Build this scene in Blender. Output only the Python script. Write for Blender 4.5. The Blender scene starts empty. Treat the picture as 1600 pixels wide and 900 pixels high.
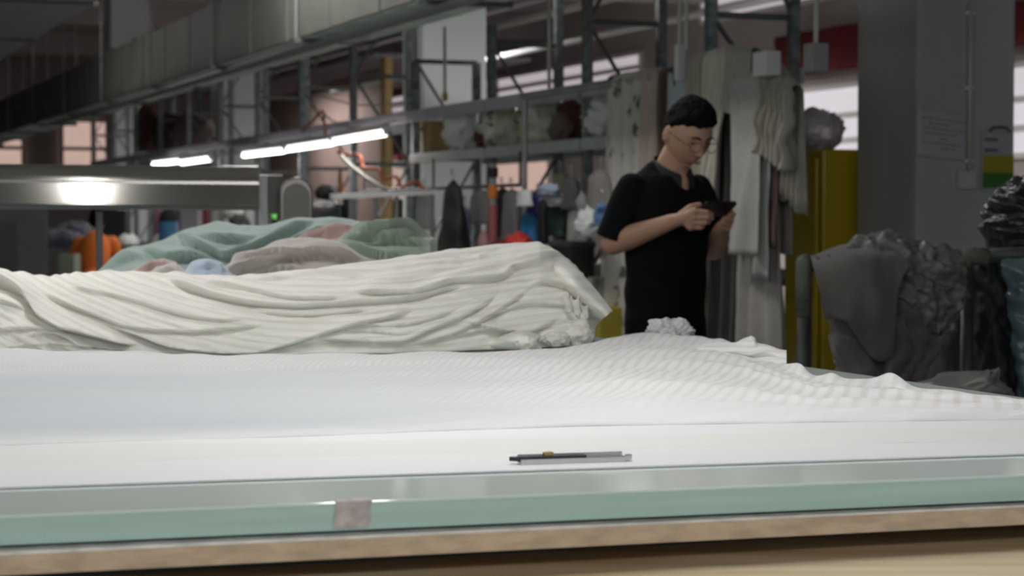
import bpy, bmesh, math, random
import numpy as np
from mathutils import Vector, Matrix, noise
random.seed(7)
SC = bpy.context.scene
COL = SC.collection
# ------------------------------------------------------------------ camera, world, exposure
F = 3111.0
PITCH = math.atan(112 / F)
CAMZ = 1.265
cam_d = bpy.data.cameras.new('camera'); cam = bpy.data.objects.new('camera', cam_d); COL.objects.link(cam)
cam_d.sensor_width = 36; cam_d.lens = F / 1600 * 36; cam_d.clip_end = 200; cam_d.clip_start = 0.05
cam.location = (0, 0, CAMZ); cam.rotation_euler = (math.pi / 2 - PITCH, 0, 0)
cam_d.dof.use_dof = True; cam_d.dof.focus_distance = 3.3; cam_d.dof.aperture_fstop = 7.0
SC.camera = cam
SC.view_settings.view_transform = 'Standard'; SC.view_settings.look = 'None'
SC.view_settings.gamma = 1; SC.view_settings.use_curve_mapping = False
SC.view_settings.exposure = 0.0
w = bpy.data.worlds.new('world'); SC.world = w; w.use_nodes = True
w.node_tree.nodes['Background'].inputs[0].default_value = (.80, .88, 1.0, 1)
w.node_tree.nodes['Background'].inputs[1].default_value = 0.42

TH = math.atan2(1200, F)
A = Vector((-math.sin(TH), math.cos(TH), 0)); B = Vector((math.cos(TH), math.sin(TH), 0))
def UV(u, v, z=0): return Vector((B.x * u + A.x * v, B.y * u + A.y * v, z))
def ray(px, py):
    dx = (px - 800) / F; dy = (450 - py) / F; c, s = math.cos(PITCH), math.sin(PITCH)
    return Vector((dx, c + dy * s, -s + dy * c))
def P(px, py, Y):
    d = ray(px, py); return Vector((0, 0, CAMZ)) + d * (Y / d.y)
def PZ(px, py, z):
    d = ray(px, py); return Vector((0, 0, CAMZ)) + d * ((z - CAMZ) / d.z)
def PU(px, py, u):
    d = ray(px, py); t = u / d.dot(B); return Vector((0, 0, CAMZ)) + d * t
def PV(px, py, v):
    d = ray(px, py); t = v / d.dot(A); return Vector((0, 0, CAMZ)) + d * t
def uvz(p): return p.dot(B), p.dot(A), p.z

def area(name, loc, sx, sy, energy, rot=(0, 0, 0), col=(1, .98, .95)):
    d = bpy.data.lights.new(name, 'AREA'); d.shape = 'RECTANGLE'; d.size = sx; d.size_y = sy; d.energy = energy; d.color = col
    o = bpy.data.objects.new(name, d); COL.objects.link(o); o.location = loc; o.rotation_euler = rot
    return o
# fluorescents over the cutting table (above the frame); front and hall lights are added fill
area('table_light', UV(1.1, 2.9, 2.45), .14, 1.3, 20, (0, 0, TH), (1, .99, .97))
area('table_light', UV(.53, 5.3, 2.45), .07, .8, 13, (0, 0, math.radians(8)), (1, .99, .97))
area('table_light', UV(-1.4, 4.4, 2.5), .3, 2.4, 15, (0, 0, TH), (1, .99, .97))
area('table_light', UV(-.8, 6.6, 2.6), .14, 1.6, 16, (0, 0, TH), (1, .99, .97))
area('aisle_light', UV(-.3, -1.4, 2.35), 2.4, .3, 50, (math.radians(28), 0, TH), (1, .99, .97))  # added fill behind the camera to brighten the table's front faces
for (u, v, e) in ((6.8, 14, 55), (7.5, 22, 120), (-3.5, 24, 40), (8, 31, 80), (2.5, 7.9, 38), (3.0, 11.4, 75), (1.8, 18, 34), (-3.5, 11, 22), (10, 15, 90), (10, 24, 110)):
    area('hall_light', UV(u, v, 3.35), .3, 2.4, e, (0, 0, TH))  # added fill without fixtures, brightens the rack and background

# ------------------------------------------------------------------ materials
def mat(name, col, rough=.7, metal=0, var=0, vscale=4, bump=0, bscale=40, emit=None, estr=0, trans=0, alpha=1, spec=None, sheen=0, col2=None, stretch=None, ior=None, coat=0):
    m = bpy.data.materials.new(name); m.use_nodes = True
    nt = m.node_tree; b = nt.nodes['Principled BSDF']
    c = tuple(col) + (1,)
    b.inputs['Base Color'].default_value = c; b.inputs['Roughness'].default_value = rough; b.inputs['Metallic'].default_value = metal
    tc = nt.nodes.new('ShaderNodeTexCoord'); mp = nt.nodes.new('ShaderNodeMapping'); nt.links.new(tc.outputs['Object'], mp.inputs[0])
    if stretch: mp.inputs['Scale'].default_value = stretch
    if var or col2:
        n = nt.nodes.new('ShaderNodeTexNoise'); n.inputs['Scale'].default_value = vscale; n.inputs['Detail'].default_value = 4
        nt.links.new(mp.outputs[0], n.inputs['Vector'])
        r = nt.nodes.new('ShaderNodeValToRGB'); nt.links.new(n.outputs['Fac'], r.inputs[0])
        r.color_ramp.elements[0].position = .35; r.color_ramp.elements[1].position = .65
        c2 = col2 if col2 else tuple(x * (1 - var) for x in col)
        r.color_ramp.elements[0].color = tuple(c2) + (1,); r.color_ramp.elements[1].color = c
        nt.links.new(r.outputs[0], b.inputs['Base Color'])
    if bump:
        n = nt.nodes.new('ShaderNodeTexNoise'); n.inputs['Scale'].default_value = bscale; n.inputs['Detail'].default_value = 3
        nt.links.new(mp.outputs[0], n.inputs['Vector'])
        bp = nt.nodes.new('ShaderNodeBump'); bp.inputs['Strength'].default_value = bump; bp.inputs['Distance'].default_value = .02
        nt.links.new(n.outputs['Fac'], bp.inputs['Height']); nt.links.new(bp.outputs[0], b.inputs['Normal'])
    if emit:
        b.inputs['Emission Color'].default_value = tuple(emit) + (1,); b.inputs['Emission Strength'].default_value = estr
    if trans: b.inputs['Transmission Weight'].default_value = trans
    if ior: b.inputs['IOR'].default_value = ior
    if alpha < 1: b.inputs['Alpha'].default_value = alpha
    if spec is not None: b.inputs['Specular IOR Level'].default_value = spec
    if sheen: b.inputs['Sheen Weight'].default_value = sheen
    if coat: b.inputs['Coat Weight'].default_value = coat
    return m
def srgb(r, g, b, k=1.0):
    f = lambda x: ((x / 255 + .055) / 1.055) ** 2.4 if x > 10 else x / 255 / 12.92
    return (min(1, f(r) * k), min(1, f(g) * k), min(1, f(b) * k))

def stripe_mat(name, c1, c2, rough=.85, attr='stripe', overlay=None):
    """striped woven cloth: stripe phase comes from the cloth's own lengthwise coordinate"""
    m = mat(name, c1, rough, sheen=.2)
    nt = m.node_tree; b = nt.nodes['Principled BSDF']
    at = nt.nodes.new('ShaderNodeAttribute'); at.attribute_name = attr
    s = nt.nodes.new('ShaderNodeMath'); s.operation = 'SINE'; nt.links.new(at.outputs['Fac'], s.inputs[0])
    r = nt.nodes.new('ShaderNodeMapRange'); r.inputs[1].default_value = -.2; r.inputs[2].default_value = .9; nt.links.new(s.outputs[0], r.inputs[0])
    mx = nt.nodes.new('ShaderNodeMix'); mx.data_type = 'RGBA'; am = nt.nodes.new('ShaderNodeAttribute'); am.attribute_name = 'amp'; mu = nt.nodes.new('ShaderNodeMath'); mu.operation = 'MULTIPLY'
    nt.links.new(r.outputs[0], mu.inputs[0]); nt.links.new(am.outputs['Fac'], mu.inputs[1]); nt.links.new(mu.outputs[0], mx.inputs[0])
    mx.inputs[6].default_value = tuple(c1) + (1,); mx.inputs[7].default_value = tuple(c2) + (1,)
    out = mx.outputs[2]
    if overlay:
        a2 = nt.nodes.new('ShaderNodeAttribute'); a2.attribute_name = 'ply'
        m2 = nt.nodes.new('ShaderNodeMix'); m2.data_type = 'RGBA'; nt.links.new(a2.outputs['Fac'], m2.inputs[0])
        nt.links.new(out, m2.inputs[6]); m2.inputs[7].default_value = tuple(overlay) + (1,)
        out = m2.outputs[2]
    nt.links.new(out, b.inputs['Base Color'])
    tc = nt.nodes.new('ShaderNodeTexCoord'); n = nt.nodes.new('ShaderNodeTexNoise'); n.inputs['Scale'].default_value = 60; n.inputs['Detail'].default_value = 3
    nt.links.new(tc.outputs['Object'], n.inputs['Vector'])
    bp = nt.nodes.new('ShaderNodeBump'); bp.inputs['Strength'].default_value = .12; bp.inputs['Distance'].default_value = .01
    nt.links.new(n.outputs['Fac'], bp.inputs['Height']); nt.links.new(bp.outputs[0], b.inputs['Normal'])
    return m

# ------------------------------------------------------------------ mesh helpers
def tag(o, label=None, cat=None, group=None, kind=None):
    if label: o['label'] = label
    if cat: o['category'] = cat
    if group: o['group'] = group
    if kind: o['kind'] = kind
    return o
def thing(name, label, cat, loc, group=None):
    o = bpy.data.objects.new(name, None); COL.objects.link(o); o.location = loc; o.empty_display_size = .1
    return tag(o, label, cat, group)

def wloc(o):
    l = Vector(o.location)
    while o.parent: o = o.parent; l += Vector(o.location)
    return l
class MB:
    def __init__(s): s.v = []; s.f = []; s.attr = {}
    def add(s, vs, fs):
        k = len(s.v); s.v += [Vector(p) for p in vs]; s.f += [tuple(i + k for i in f) for f in fs]; return s
    def box(s, c, size, ax=(None, None, None)):
        """box at centre c, size along axes (default: hall axes B, A, up)"""
        X = ax[0] or B; Y = ax[1] or A; Z = ax[2] or Vector((0, 0, 1)); c = Vector(c); hx, hy, hz = [q / 2 for q in size]
        bev = min(hx, hy, hz) * .12
        vs = []
        for z in (-1, 1):
            for x, y in ((-1, -1), (1, -1), (1, 1), (-1, 1)):
                vs.append(c + X * (x * hx) + Y * (y * hy) + Z * (z * hz))
        return s.add(vs, [(3, 2, 1, 0), (4, 5, 6, 7), (0, 1, 5, 4), (1, 2, 6, 5), (2, 3, 7, 6), (3, 0, 4, 7)])
    def bar(s, p0, p1, wd, ht, up=Vector((0, 0, 1))):
        p0, p1 = Vector(p0), Vector(p1); d = (p1 - p0); L = d.length; d = d / L
        x = d.cross(up)
        if x.length < 1e-4: x = B.copy()
        x.normalize(); y = d.cross(x).normalized()
        return s.box((p0 + p1) / 2, (wd, L, ht), (x, d, y))
    def rings(s, rings, cap=True, closed=True):
        n = len(rings[0]); k = len(s.v); fs = []
        for r in rings: s.v += [Vector(p) for p in r]
        for i in range(len(rings) - 1):
            for j in range(n if closed else n - 1):
                a = k + i * n + j; b_ = k + i * n + (j + 1) % n
                fs.append((a, b_, b_ + n, a + n))
        if cap and closed:
            fs.append(tuple(k + j for j in range(n))[::-1]); fs.append(tuple(k + (len(rings) - 1) * n + j for j in range(n)))
        s.f += fs; return s
    def tube(s, pts, r, n=10, cap=True):
        pts = [Vector(p) for p in pts]; R = r if isinstance(r, (list, tuple)) else [r] * len(pts); rg = []; ref = None
        for i, p in enumerate(pts):
            d = (pts[min(i + 1, len(pts) - 1)] - pts[max(i - 1, 0)]).normalized()
            if ref is None: ref = d.orthogonal().normalized()
            ref = (ref - d * ref.dot(d)).normalized(); y = d.cross(ref)
            rg.append([p + (ref * math.cos(t) + y * math.sin(t)) * R[i] for t in [2 * math.pi * j / n for j in range(n)]])
        return s.rings(rg, cap)
    def capsule(s, p0, r0, p1, r1, n=14):
        p0, p1 = Vector(p0), Vector(p1); d = (p1 - p0).normalized(); pts = []; R = []
        for t in (80, 60, 40, 20): pts.append(p0 - d * r0 * math.sin(math.radians(t))); R.append(r0 * math.cos(math.radians(t)))
        for q in (0, .25, .5, .75, 1): pts.append(p0.lerp(p1, q)); R.append(r0 + (r1 - r0) * q)
        for t in (20, 40, 60, 80): pts.append(p1 + d * r1 * math.sin(math.radians(t))); R.append(r1 * math.cos(math.radians(t)))
        return s.tube(pts, R, n)
    def ell(s, c, r, n=20, m=12, fn=None, ax=None):
        c = Vector(c); rg = []
        for i in range(m + 1):
            t = math.pi * (i + .001) / (m + .002) - math.pi / 2; row = []
            for j in range(n):
                a = 2 * math.pi * j / n; q = Vector((math.cos(t) * math.cos(a), math.cos(t) * math.sin(a), math.sin(t)))
                p = Vector((q.x * r[0], q.y * r[1], q.z * r[2]))
                if fn: p = fn(p, q)
                if ax: p = ax[0] * p.x + ax[1] * p.y + ax[2] * p.z
                row.append(c + p)
            rg.append(row)
        return s.rings(rg, True)
    def prism(s, pts, off):
        n = len(pts); off = Vector(off); k = len(s.v); s.v += [Vector(p) for p in pts] + [Vector(p) + off for p in pts]
        s.f.append(tuple(k + j for j in range(n))[::-1]); s.f.append(tuple(k + n + j for j in range(n)))
        for j in range(n): s.f.append((k + j, k + (j + 1) % n, k + n + (j + 1) % n, k + n + j))
        return s
    def grid(s, rows, thick=0, off=None):
        """rows: list of point lists; thick>0 makes it a closed slab, offset along off or the grid normal"""
        h = len(rows); wd = len(rows[0]); k = len(s.v)
        G = [[Vector(p) for p in r] for r in rows]
        for r in G: s.v += r
        fs = [(k + i * wd + j, k + i * wd + j + 1, k + (i + 1) * wd + j + 1, k + (i + 1) * wd + j) for i in range(h - 1) for j in range(wd - 1)]
        s.f += fs
        if thick:
            k2 = len(s.v)
            for i in range(h):
                for j in range(wd):
                    if off is not None: nn = off
                    else:
                        a = G[min(i + 1, h - 1)][j] - G[max(i - 1, 0)][j]; b_ = G[i][min(j + 1, wd - 1)] - G[i][max(j - 1, 0)][:] if False else G[i][min(j + 1, wd - 1)] - G[i][max(j - 1, 0)]
                        nn = a.cross(b_); nn = nn.normalized() if nn.length > 1e-9 else Vector((0, 0, -1))
                    s.v.append(G[i][j] + nn * thick)
            s.f += [tuple(x - k + k2 for x in f)[::-1] for f in fs]
            q = [(i, 0) for i in range(h)] + [(h - 1, j) for j in range(1, wd)] + [(i, wd - 1) for i in range(h - 2, -1, -1)] + [(0, j) for j in range(wd - 2, 0, -1)]
            for a in range(len(q)):
                i0 = q[a][0] * wd + q[a][1]; i1 = q[(a + 1) % len(q)][0] * wd + q[(a + 1) % len(q)][1]
                s.f.append((k + i1, k + i0, k2 + i0, k2 + i1))
        return s
    def build(s, name, m, parent=None, smooth=False, loc=None, label=None, cat=None, group=None, kind=None, sub=0, solid=0, bevel=0, fixn=True):
        if parent is not None: base = wloc(parent)
        elif loc is not None: base = Vector(loc)
        else:
            xs = [p.x for p in s.v]; ys = [p.y for p in s.v]; zs = [p.z for p in s.v]
            base = Vector(((min(xs) + max(xs)) / 2, (min(ys) + max(ys)) / 2, min(zs)))
        me = bpy.data.meshes.new(name); me.from_pydata([tuple(p - base) for p in s.v], [], s.f); me.update()
        if fixn:
            bm = bmesh.new(); bm.from_mesh(me); bmesh.ops.recalc_face_normals(bm, faces=bm.faces); bm.to_mesh(me); bm.free()
        if 'stripe' in s.attr and 'amp' not in s.attr: s.attr['amp'] = [1.0] * len(s.v)
        for an, vals in s.attr.items():
            vals = list(vals) + [0] * (len(s.v) - len(vals))
            a = me.attributes.new(an, 'FLOAT', 'POINT'); a.data.foreach_set('value', vals)
        if smooth: me.polygons.foreach_set('use_smooth', [True] * len(me.polygons))
        o = bpy.data.objects.new(name, me); COL.objects.link(o); me.materials.append(m)
        if parent is not None: o.parent = parent
        else: o.location = base
        if solid:
            md = o.modifiers.new('solid', 'SOLIDIFY'); md.thickness = solid; md.offset = 0
        if bevel:
            md = o.modifiers.new('bevel', 'BEVEL'); md.width = bevel; md.segments = 2; md.limit_method = 'ANGLE'
        if sub:
            md = o.modifiers.new('sub', 'SUBSURF'); md.levels = sub; md.render_levels = sub
        return tag(o, label, cat, group, kind)
    def remesh(s, voxel, it=3, fac=.5):
        """union of all closed pieces as one continuous smoothed surface; replaces own verts"""
        me = bpy.data.meshes.new('t'); me.from_pydata([tuple(p) for p in s.v], [], s.f); me.update()
        bm = bmesh.new(); bm.from_mesh(me); bmesh.ops.recalc_face_normals(bm, faces=bm.faces); bm.to_mesh(me); bm.free()
        o = bpy.data.objects.new('t', me); COL.objects.link(o)
        md = o.modifiers.new('r', 'REMESH'); md.mode = 'VOXEL'; md.voxel_size = voxel
        if it: ms = o.modifiers.new('s', 'SMOOTH'); ms.iterations = it; ms.factor = fac
        dg = bpy.context.evaluated_depsgraph_get(); ev = o.evaluated_get(dg); m2 = ev.to_mesh()
        s.v = [v.co.copy() for v in m2.vertices]; s.f = [tuple(p.vertices) for p in m2.polygons]
        ev.to_mesh_clear(); bpy.data.objects.remove(o); bpy.data.meshes.remove(me); return s

def structure(mb, name, m, **k):
    o = mb.build(name, m, **k); o['kind'] = 'structure'; return o
def catmull(pts, n):
    pts = [Vector(p) for p in pts]; out = []
    L = len(pts) - 1
    for i in range(n):
        t = L * i / (n - 1); k = min(int(t), L - 1); f = t - k
        p0 = pts[max(k - 1, 0)]; p1 = pts[k]; p2 = pts[k + 1]; p3 = pts[min(k + 2, L)]
        out.append(.5 * ((2 * p1) + (p2 - p0) * f + (2 * p0 - 5 * p1 + 4 * p2 - p3) * f * f + (3 * p1 - p0 - 3 * p2 + p3) * f ** 3))
    return out
def patch(mb, rows, n=18, m=14, thick=.003):
    rr = [catmull([P(*q) if len(q) == 3 else q for q in r], n) for r in rows]
    cols = [catmull([r[j] for r in rr], m) for j in range(n)]
    mb.grid([[cols[j][i] for j in range(n)] for i in range(m)], thick)
def nz(x, y, z=0.0): return noise.noise(Vector((x, y, z)))

# ------------------------------------------------------------------ hall shell
M_floor = mat('painted concrete floor', (.22, .22, .21), .5, var=.3, vscale=1.2)
M_ceil = mat('grey ceiling plaster', (.50, .47, .46), .9, var=.15, vscale=.6)
M_wallp = mat('pinkish grey wall plaster', (.56, .50, .49), .9, var=.15, vscale=.5)
M_white = mat('white paint', (.80, .85, .84), .75, var=.12, vscale=1.5)
M_colgrey = mat('dulled white pillar paint', (.50, .50, .48), .8, var=.28, vscale=1.3, stretch=(1, 1, .4))
M_steel = mat('galvanised steel', (.42, .43, .43), .45, .7, var=.25, vscale=5)
M_dsteel = mat('dark grey steel', (.12, .125, .125), .5, .4, var=.2)
M_black = mat('black rubber', (.012, .012, .013), .6)
ZC = 4.6
structure(MB().box(UV(0, 18, -.05), (34, 50, .1)), 'floor', M_floor)
structure(MB().box(UV(0, 18, ZC + .05), (34, 50, .1)), 'ceiling', M_ceil)
structure(MB().box(UV(12.6, 18, ZC / 2), (.2, 50, ZC)), 'wall_right', M_wallp)
structure(MB().box(UV(-16.9, 18, ZC / 2), (.2, 50, ZC)), 'wall_left', M_wallp)
structure(MB().box(UV(0, 43, ZC / 2), (34, .2, ZC)), 'wall_back', M_wallp)
M_day = mat('daylit window glass', (.8, .82, .9), .3, emit=(.90, .80, .86), estr=.45)
M_frame = mat('window frame paint', (.85, .80, .80), .6)
PEACH = ((30.6, 33.3, 1.68, 2.2), (33.9, 35.6, 1.75, 2.2), (36.2, 40, 1.6, 2.4))
wi = 0
for (v0, v1, z0, z1) in ((14.5, 19.5, 1.9, 2.85), (20, 24.5, 1.9, 2.85), (27, 33, 3.15, 3.7), (33.5, 41.5, 3.2, 3.72), (13.5, 25, 3.95, 4.5)):
    wi += 1
    f = MB(); g = MB()
    for z in (z0, z1): f.box(UV(12.47, (v0 + v1) / 2, z), (.06, v1 - v0, .06))
    n = 2
    for q in (.3, .62): f.box(UV(12.47, (v0 + v1) / 2, z0 + (z1 - z0) * q), (.05, v1 - v0, .07))
    for k in range(n + 1): f.box(UV(12.47, v0 + (v1 - v0) * k / n, (z0 + z1) / 2), (.06, .06, z1 - z0))
    g.box(UV(12.485, (v0 + v1) / 2, (z0 + z1) / 2), (.02, v1 - v0, z1 - z0))
    e = thing('window_%d' % wi, None, None, UV(12.47, (v0 + v1) / 2, z0)); e['kind'] = 'structure'
    f.build('frame', M_frame, e); g.build('pane', M_day, e)
M_day2 = mat('peach lit curtain glass', (.9, .7, .6), .4, emit=(.95, .68, .58), estr=.5)
for k, (u0, u1) in enumerate(((2.4, 3.6), (4.3, 5.5), (6.3, 7.6))):
    e = thing('window_%d' % (wi + 1 + k), None, None, UV((u0 + u1) / 2, 42.8, 2.1)); e['kind'] = 'structure'; f = MB()
    for z in (2.1, 2.7, 3.3): f.box(UV((u0 + u1) / 2, 42.82, z), (u1 - u0, .08, .08))
    for u in (u0, (u0 + u1) / 2, u1): f.box(UV(u, 42.82, 2.7), (.08, .08, 1.2))
    f.build('frame', M_frame, e); MB().box(UV((u0 + u1) / 2, 42.86, 2.7), (u1 - u0, .03, 1.2)).build('pane', M_day2, e)
for k, (v0, v1, z0, z1) in enumerate(PEACH):
    e = thing('window_%d' % (wi + 4 + k), None, None, UV(12.47, (v0 + v1) / 2, z0)); e['kind'] = 'structure'; f = MB()
    for z in (z0, z1): f.box(UV(12.47, (v0 + v1) / 2, z), (.06, v1 - v0, .05))
    for v in (v0, v1): f.box(UV(12.47, v, (z0 + z1) / 2), (.06, .06, z1 - z0))
    f.build('frame', M_frame, e); MB().box(UV(12.49, (v0 + v1) / 2, (z0 + z1) / 2), (.02, v1 - v0, z1 - z0)).build('pane', M_day2, e)
M_pipe = mat('white ceiling pipe', (.72, .70, .70), .5)
for k, (u, z, r) in enumerate(((8, 3.07, .03), (7, 3.30, .02), (9.8, 3.9, .05), (6, 3.5, .02))):
    MB().tube([UV(u, 8, z), UV(u, 28, z)], r, 10).build('ceiling_pipe', M_pipe, None, True, label=['white pipe hung lowest beneath the ceiling behind the rack uprights', 'thin white pipe hung just left of the lowest ceiling pipe', 'thick white pipe nearest the far right wall under the ceiling', 'thin white pipe highest above the storage rack'][k], cat='pipe')
# ceiling beams (cross the hall) and a brown partition at the far side
for k, v in enumerate((13, 19, 25, 31, 37)):
    structure(MB().box(UV(0, v, ZC - .19), (33, .35, .38)), 'trim_%d' % (k + 1), M_ceil)
M_brown = mat('brown board partition', (.34, .24, .21), .8, var=.2, vscale=.8)
structure(MB().prism([UV(9, 28.8, 0), UV(9, 42, 0), UV(9, 42, 3.3), UV(9, 28.8, 3.52)], B * .1), 'wall_partition', M_brown)
structure(MB().box(UV(10.4, 35.5, 3.75), (2.6, 12, .05)), 'trim_6', mat('pale lilac soffit board', (.62, .60, .70), .7, emit=None))

# pillars
CW = .5
def pillar(v, m, h=ZC):
    return structure(MB().box(UV(4.72 + CW / 2, v + CW / 2, h / 2), (CW, CW, h)), 'pillar', m, bevel=.012)
pillar(7.39, M_colgrey); pillar(14.07, M_white); pillar(20.8, M_white); pillar(27.5, M_white)

# ------------------------------------------------------------------ the light table
ZT = .95
def fline(px0, py0, px1, py1, z):
    a = PZ(px0, py0, z); b_ = PZ(px1, py1, z); return a, b_
def at_u(line, u):
    a, b_ = line; ua, ub = a.dot(B), b_.dot(B); t = (u - ua) / (ub - ua); return a + (b_ - a) * t
M_glass = mat('thick green tinted glass', (.80, .89, .84), .08, trans=.08, var=.05, vscale=3, ior=1.38)
M_edge = mat('green polished glass edge', (.53, .76, .69), .2, var=.15, vscale=5, stretch=(.3, .3, 8))
M_board = mat('raw chipboard edge', (.68, .54, .39), .75, var=.25, vscale=25, stretch=(1, 1, 3), bump=.3)
M_lam = mat('scuffed white laminate', (.92, .90, .86), .7, var=.25, vscale=30)
M_wood = mat('pale laminated wood', (.84, .72, .52), .45, col2=(.66, .50, .28), vscale=2.2, stretch=(1.2, 14, 14))
T = thing('cutting_table', 'long cutting table with thick green tinted glass top', 'table', UV(0, 6, 0))
UL, UR, VB = -3.2, 2.075, 10.6
gl = fline(0, 806, 1600, 742, ZT)
a, b_ = at_u(gl, UL), at_u(gl, UR); c, d = UV(UR, VB, ZT), UV(UL, VB, ZT)
MB().prism([p - Vector((0, 0, .031)) for p in (a, b_, c, d)], (0, 0, .031)).build('glass_top', M_glass, T, bevel=.0025)
dl = (b_ - a).normalized(); nrm = Vector((dl.y, -dl.x, 0)); gs = MB()
gs.prism([p + nrm * q - Vector((0, 0, .031)) for p, q in ((a, 0), (b_, 0), (b_, .002), (a, .002))], (0, 0, .0285)); gs.build('ground_edge', M_edge, T, label='darker green ground edge of the glass')
bl = fline(0, 865, 1600, 790, .914)
a2, b2 = at_u(bl, UL), at_u(bl, UR + .01); c2, d2 = UV(UR + .01, VB, .914), UV(UL, VB, .914)
dn = lambda z0, q: [Vector((p.x, p.y, z0)) for p in q]
MB().prism(dn(.8905, (a2, b2, c2, d2)), (0, 0, .0215)).build('chipboard_base', M_board, T, bevel=.001)
MB().prism(dn(.912, (a2, b2, c2, d2)), (0, 0, .0025)).build('laminate_face', M_lam, T)
fm = MB()
for q in ((a, b_), (a.lerp(d, .5), b_.lerp(c, .5)), (d, c)):
    s0, s1 = q; n_ = (A * .12) if q[0] is not d else A * -.12
    pass
q0 = [a.lerp(c, .03), b_.lerp(d, .03), c.lerp(a, .03), d.lerp(b_, .03)]
for i in range(4): p, q = q0[i], q0[(i + 1) % 4]; fm.bar(Vector((p.x, p.y, .85)), Vector((q.x, q.y, .85)), .05, .08)
fm.build('frame', M_dsteel, T)
for k in range(3):
    for p, q in ((q0[0], q0[3]), (q0[1], q0[2])):
        r = p.lerp(q, k / 2); MB().box((r.x, r.y, .405), (.06, .06, .81)).build('leg', M_dsteel, T)
fl = MB()
for k in range(14):
    r = a.lerp(b_, (k + .5) / 14) + A * .09; fl.tube([(r.x, r.y, .9144), (r.x, r.y, .919)], .02, 10)
fl.build('rubber_pad', M_black, T)
# worn white tape on the glass edge
pc = PZ(556, 806 - 64 * 556 / 1600, ZT); tp = MB()
dl = (b_ - a).normalized(); nrm = Vector((dl.y, -dl.x, 0))
rows = []
for i in range(7):
    q = i / 6; row = []
    for j in range(9):
        x = (j / 8 - .5) * .040 + .0035 * nz(i * 1.3, j * .9) + q * (-.006)
        if q < .5: p = pc + dl * x + nrm * (-.012 + q * .024 + .0005) + Vector((0, 0, .0012))
        else: p = pc + dl * x + nrm * .0038 + Vector((0, 0, .0008 - (q - .5) * .058))
        row.append(p)
    rows.append(row)
tp.grid(rows, .0008); tp.build('tape_patch', mat('torn white tape', (.68, .62, .60), .8, var=.35, vscale=60), T, label='torn white tape on the glass edge')

# lower bench of pale wood in front
wl = fline(0, 908, 1600, 820, .862)
e0, e1 = at_u(wl, -2.4), at_u(wl, 2.6); dw = (e1 - e0).normalized(); nw = Vector((dw.y, -dw.x, 0))
W = thing('wooden_bench', 'pale wooden bench top in front of the glass cutting table', 'bench', ((e0 + e1) / 2 - Vector((0, 0, .862))))
for k in range(3):
    o0 = nw * (.002 + k * .19) if k else nw * 0
    p0, p1 = e0 + nw * (k * .19), e1 + nw * (k * .19); p2, p3 = p1 + nw * .1885, p0 + nw * .1885
    MB().prism([Vector((p.x, p.y, .832)) for p in (p0, p1, p2, p3)], (0, 0, .03)).build('board', M_wood, W, bevel=.002)
for s_ in (.15, .85):
    for k in (.08, .48):
        r = e0.lerp(e1, s_) + nw * k; MB().box((r.x, r.y, .416), (.06, .06, .832)).build('leg', M_board, W)

# ------------------------------------------------------------------ cloth lying on the table
ZS = ZT + .0006
M_paper = mat('white underlay paper', (.82, .82, .84), .6, var=.03, vscale=2)
M_cloth = stripe_mat('white striped cotton', (.82, .825, .83), (.72, .70, .665), overlay=(.56, .595, .63))
M_cream = stripe_mat('cream striped cotton', (.86, .845, .785), (.77, .75, .665))
def sheet(near, far, zf, nx, ny, thick=.002, x0=-140, x1=1760, stripe=None, overlay=None):
    mb = MB(); rows = []; st = []; pl = []
    for j in range(ny):
        t = j / (ny - 1); row = []
        for i in range(nx):
            px = x0 + (x1 - x0) * i / (nx - 1)
            yn = np.interp(px, *zip(*near)); yf = np.interp(px, *zip(*far))
            pn = PZ(px, yn, ZT); pf = PZ(px, yf, ZT); p = pn.lerp(pf, t)
            h = zf(px, t, p, yn, yf); row.append(Vector((p.x, p.y, ZS + thick + max(0, h))))
            if stripe: st.append(stripe(p, px, t))
            if overlay: pl.append(overlay(p, px, t))
        rows.append(row)
    mb.grid(rows, thick, Vector((0, 0, -1)))
    if stripe: mb.attr['stripe'] = st + st
    if overlay: mb.attr['ply'] = pl + pl; q_ = [float(np.interp(i // nx / (ny - 1), [0, .08, .25, .45, 1], [0, .12, .7, 1, .8])) for i in range(nx * ny)]; mb.attr['amp'] = q_ + q_
    return mb
near0 = [(-140, 769.6), (1760, 706.7)]
sheet(near0, [(-140, 600), (1760, 640)], lambda px, t, p, a, b: .0002, 60, 20, .0022).build('white_paper', M_paper, None, False, label='flat white underlay paper along the glass front edge under the knife', cat='paper')
for k, (yl, yr, dz) in enumerate(((735, 688, .0026), (716, 676, .0030))):
    nr = [(x, yl + (yr - yl) * (x + 140) / 1900 + 2.2 * nz(x * .004, k * 7.1)) for x in range(-140, 1761, 50)]
    ob = sheet(nr, [(-140, 620), (1760, 640)], lambda px, t, p, a, b, k=k: .0012 + k * .0008 + .0022 * (1 - math.exp(-t * 14)) + .0008 * (1 + nz(p.x * 3, p.y * 7, k)) * min(1, t * 12), 150, 40, .0006)
    ob.build('paper_ply', M_paper if k else mat('off white paper', (.79, .785, .765), .65), None, True, label=['thin off-white paper ply showing as the nearer edge behind the knife', 'thin white paper ply showing between the off-white ply and the striped cloth'][k], cat='paper')
far_c = [(-140, 556), (0, 560), (120, 560), (330, 563), (600, 562), (800, 558), (880, 554), (930, 549), (975, 541), (1005, 539), (1100, 544), (1160, 553), (1230, 577), (1262, 590), (1290, 596), (1340, 602), (1390, 604), (1425, 611), (1520, 624), (1600, 632), (1760, 660)]
near_c = [(-140, 706), (0, 703), (200, 697), (450, 690), (700, 680), (900, 673), (1200, 668), (1760, 660)]
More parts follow.
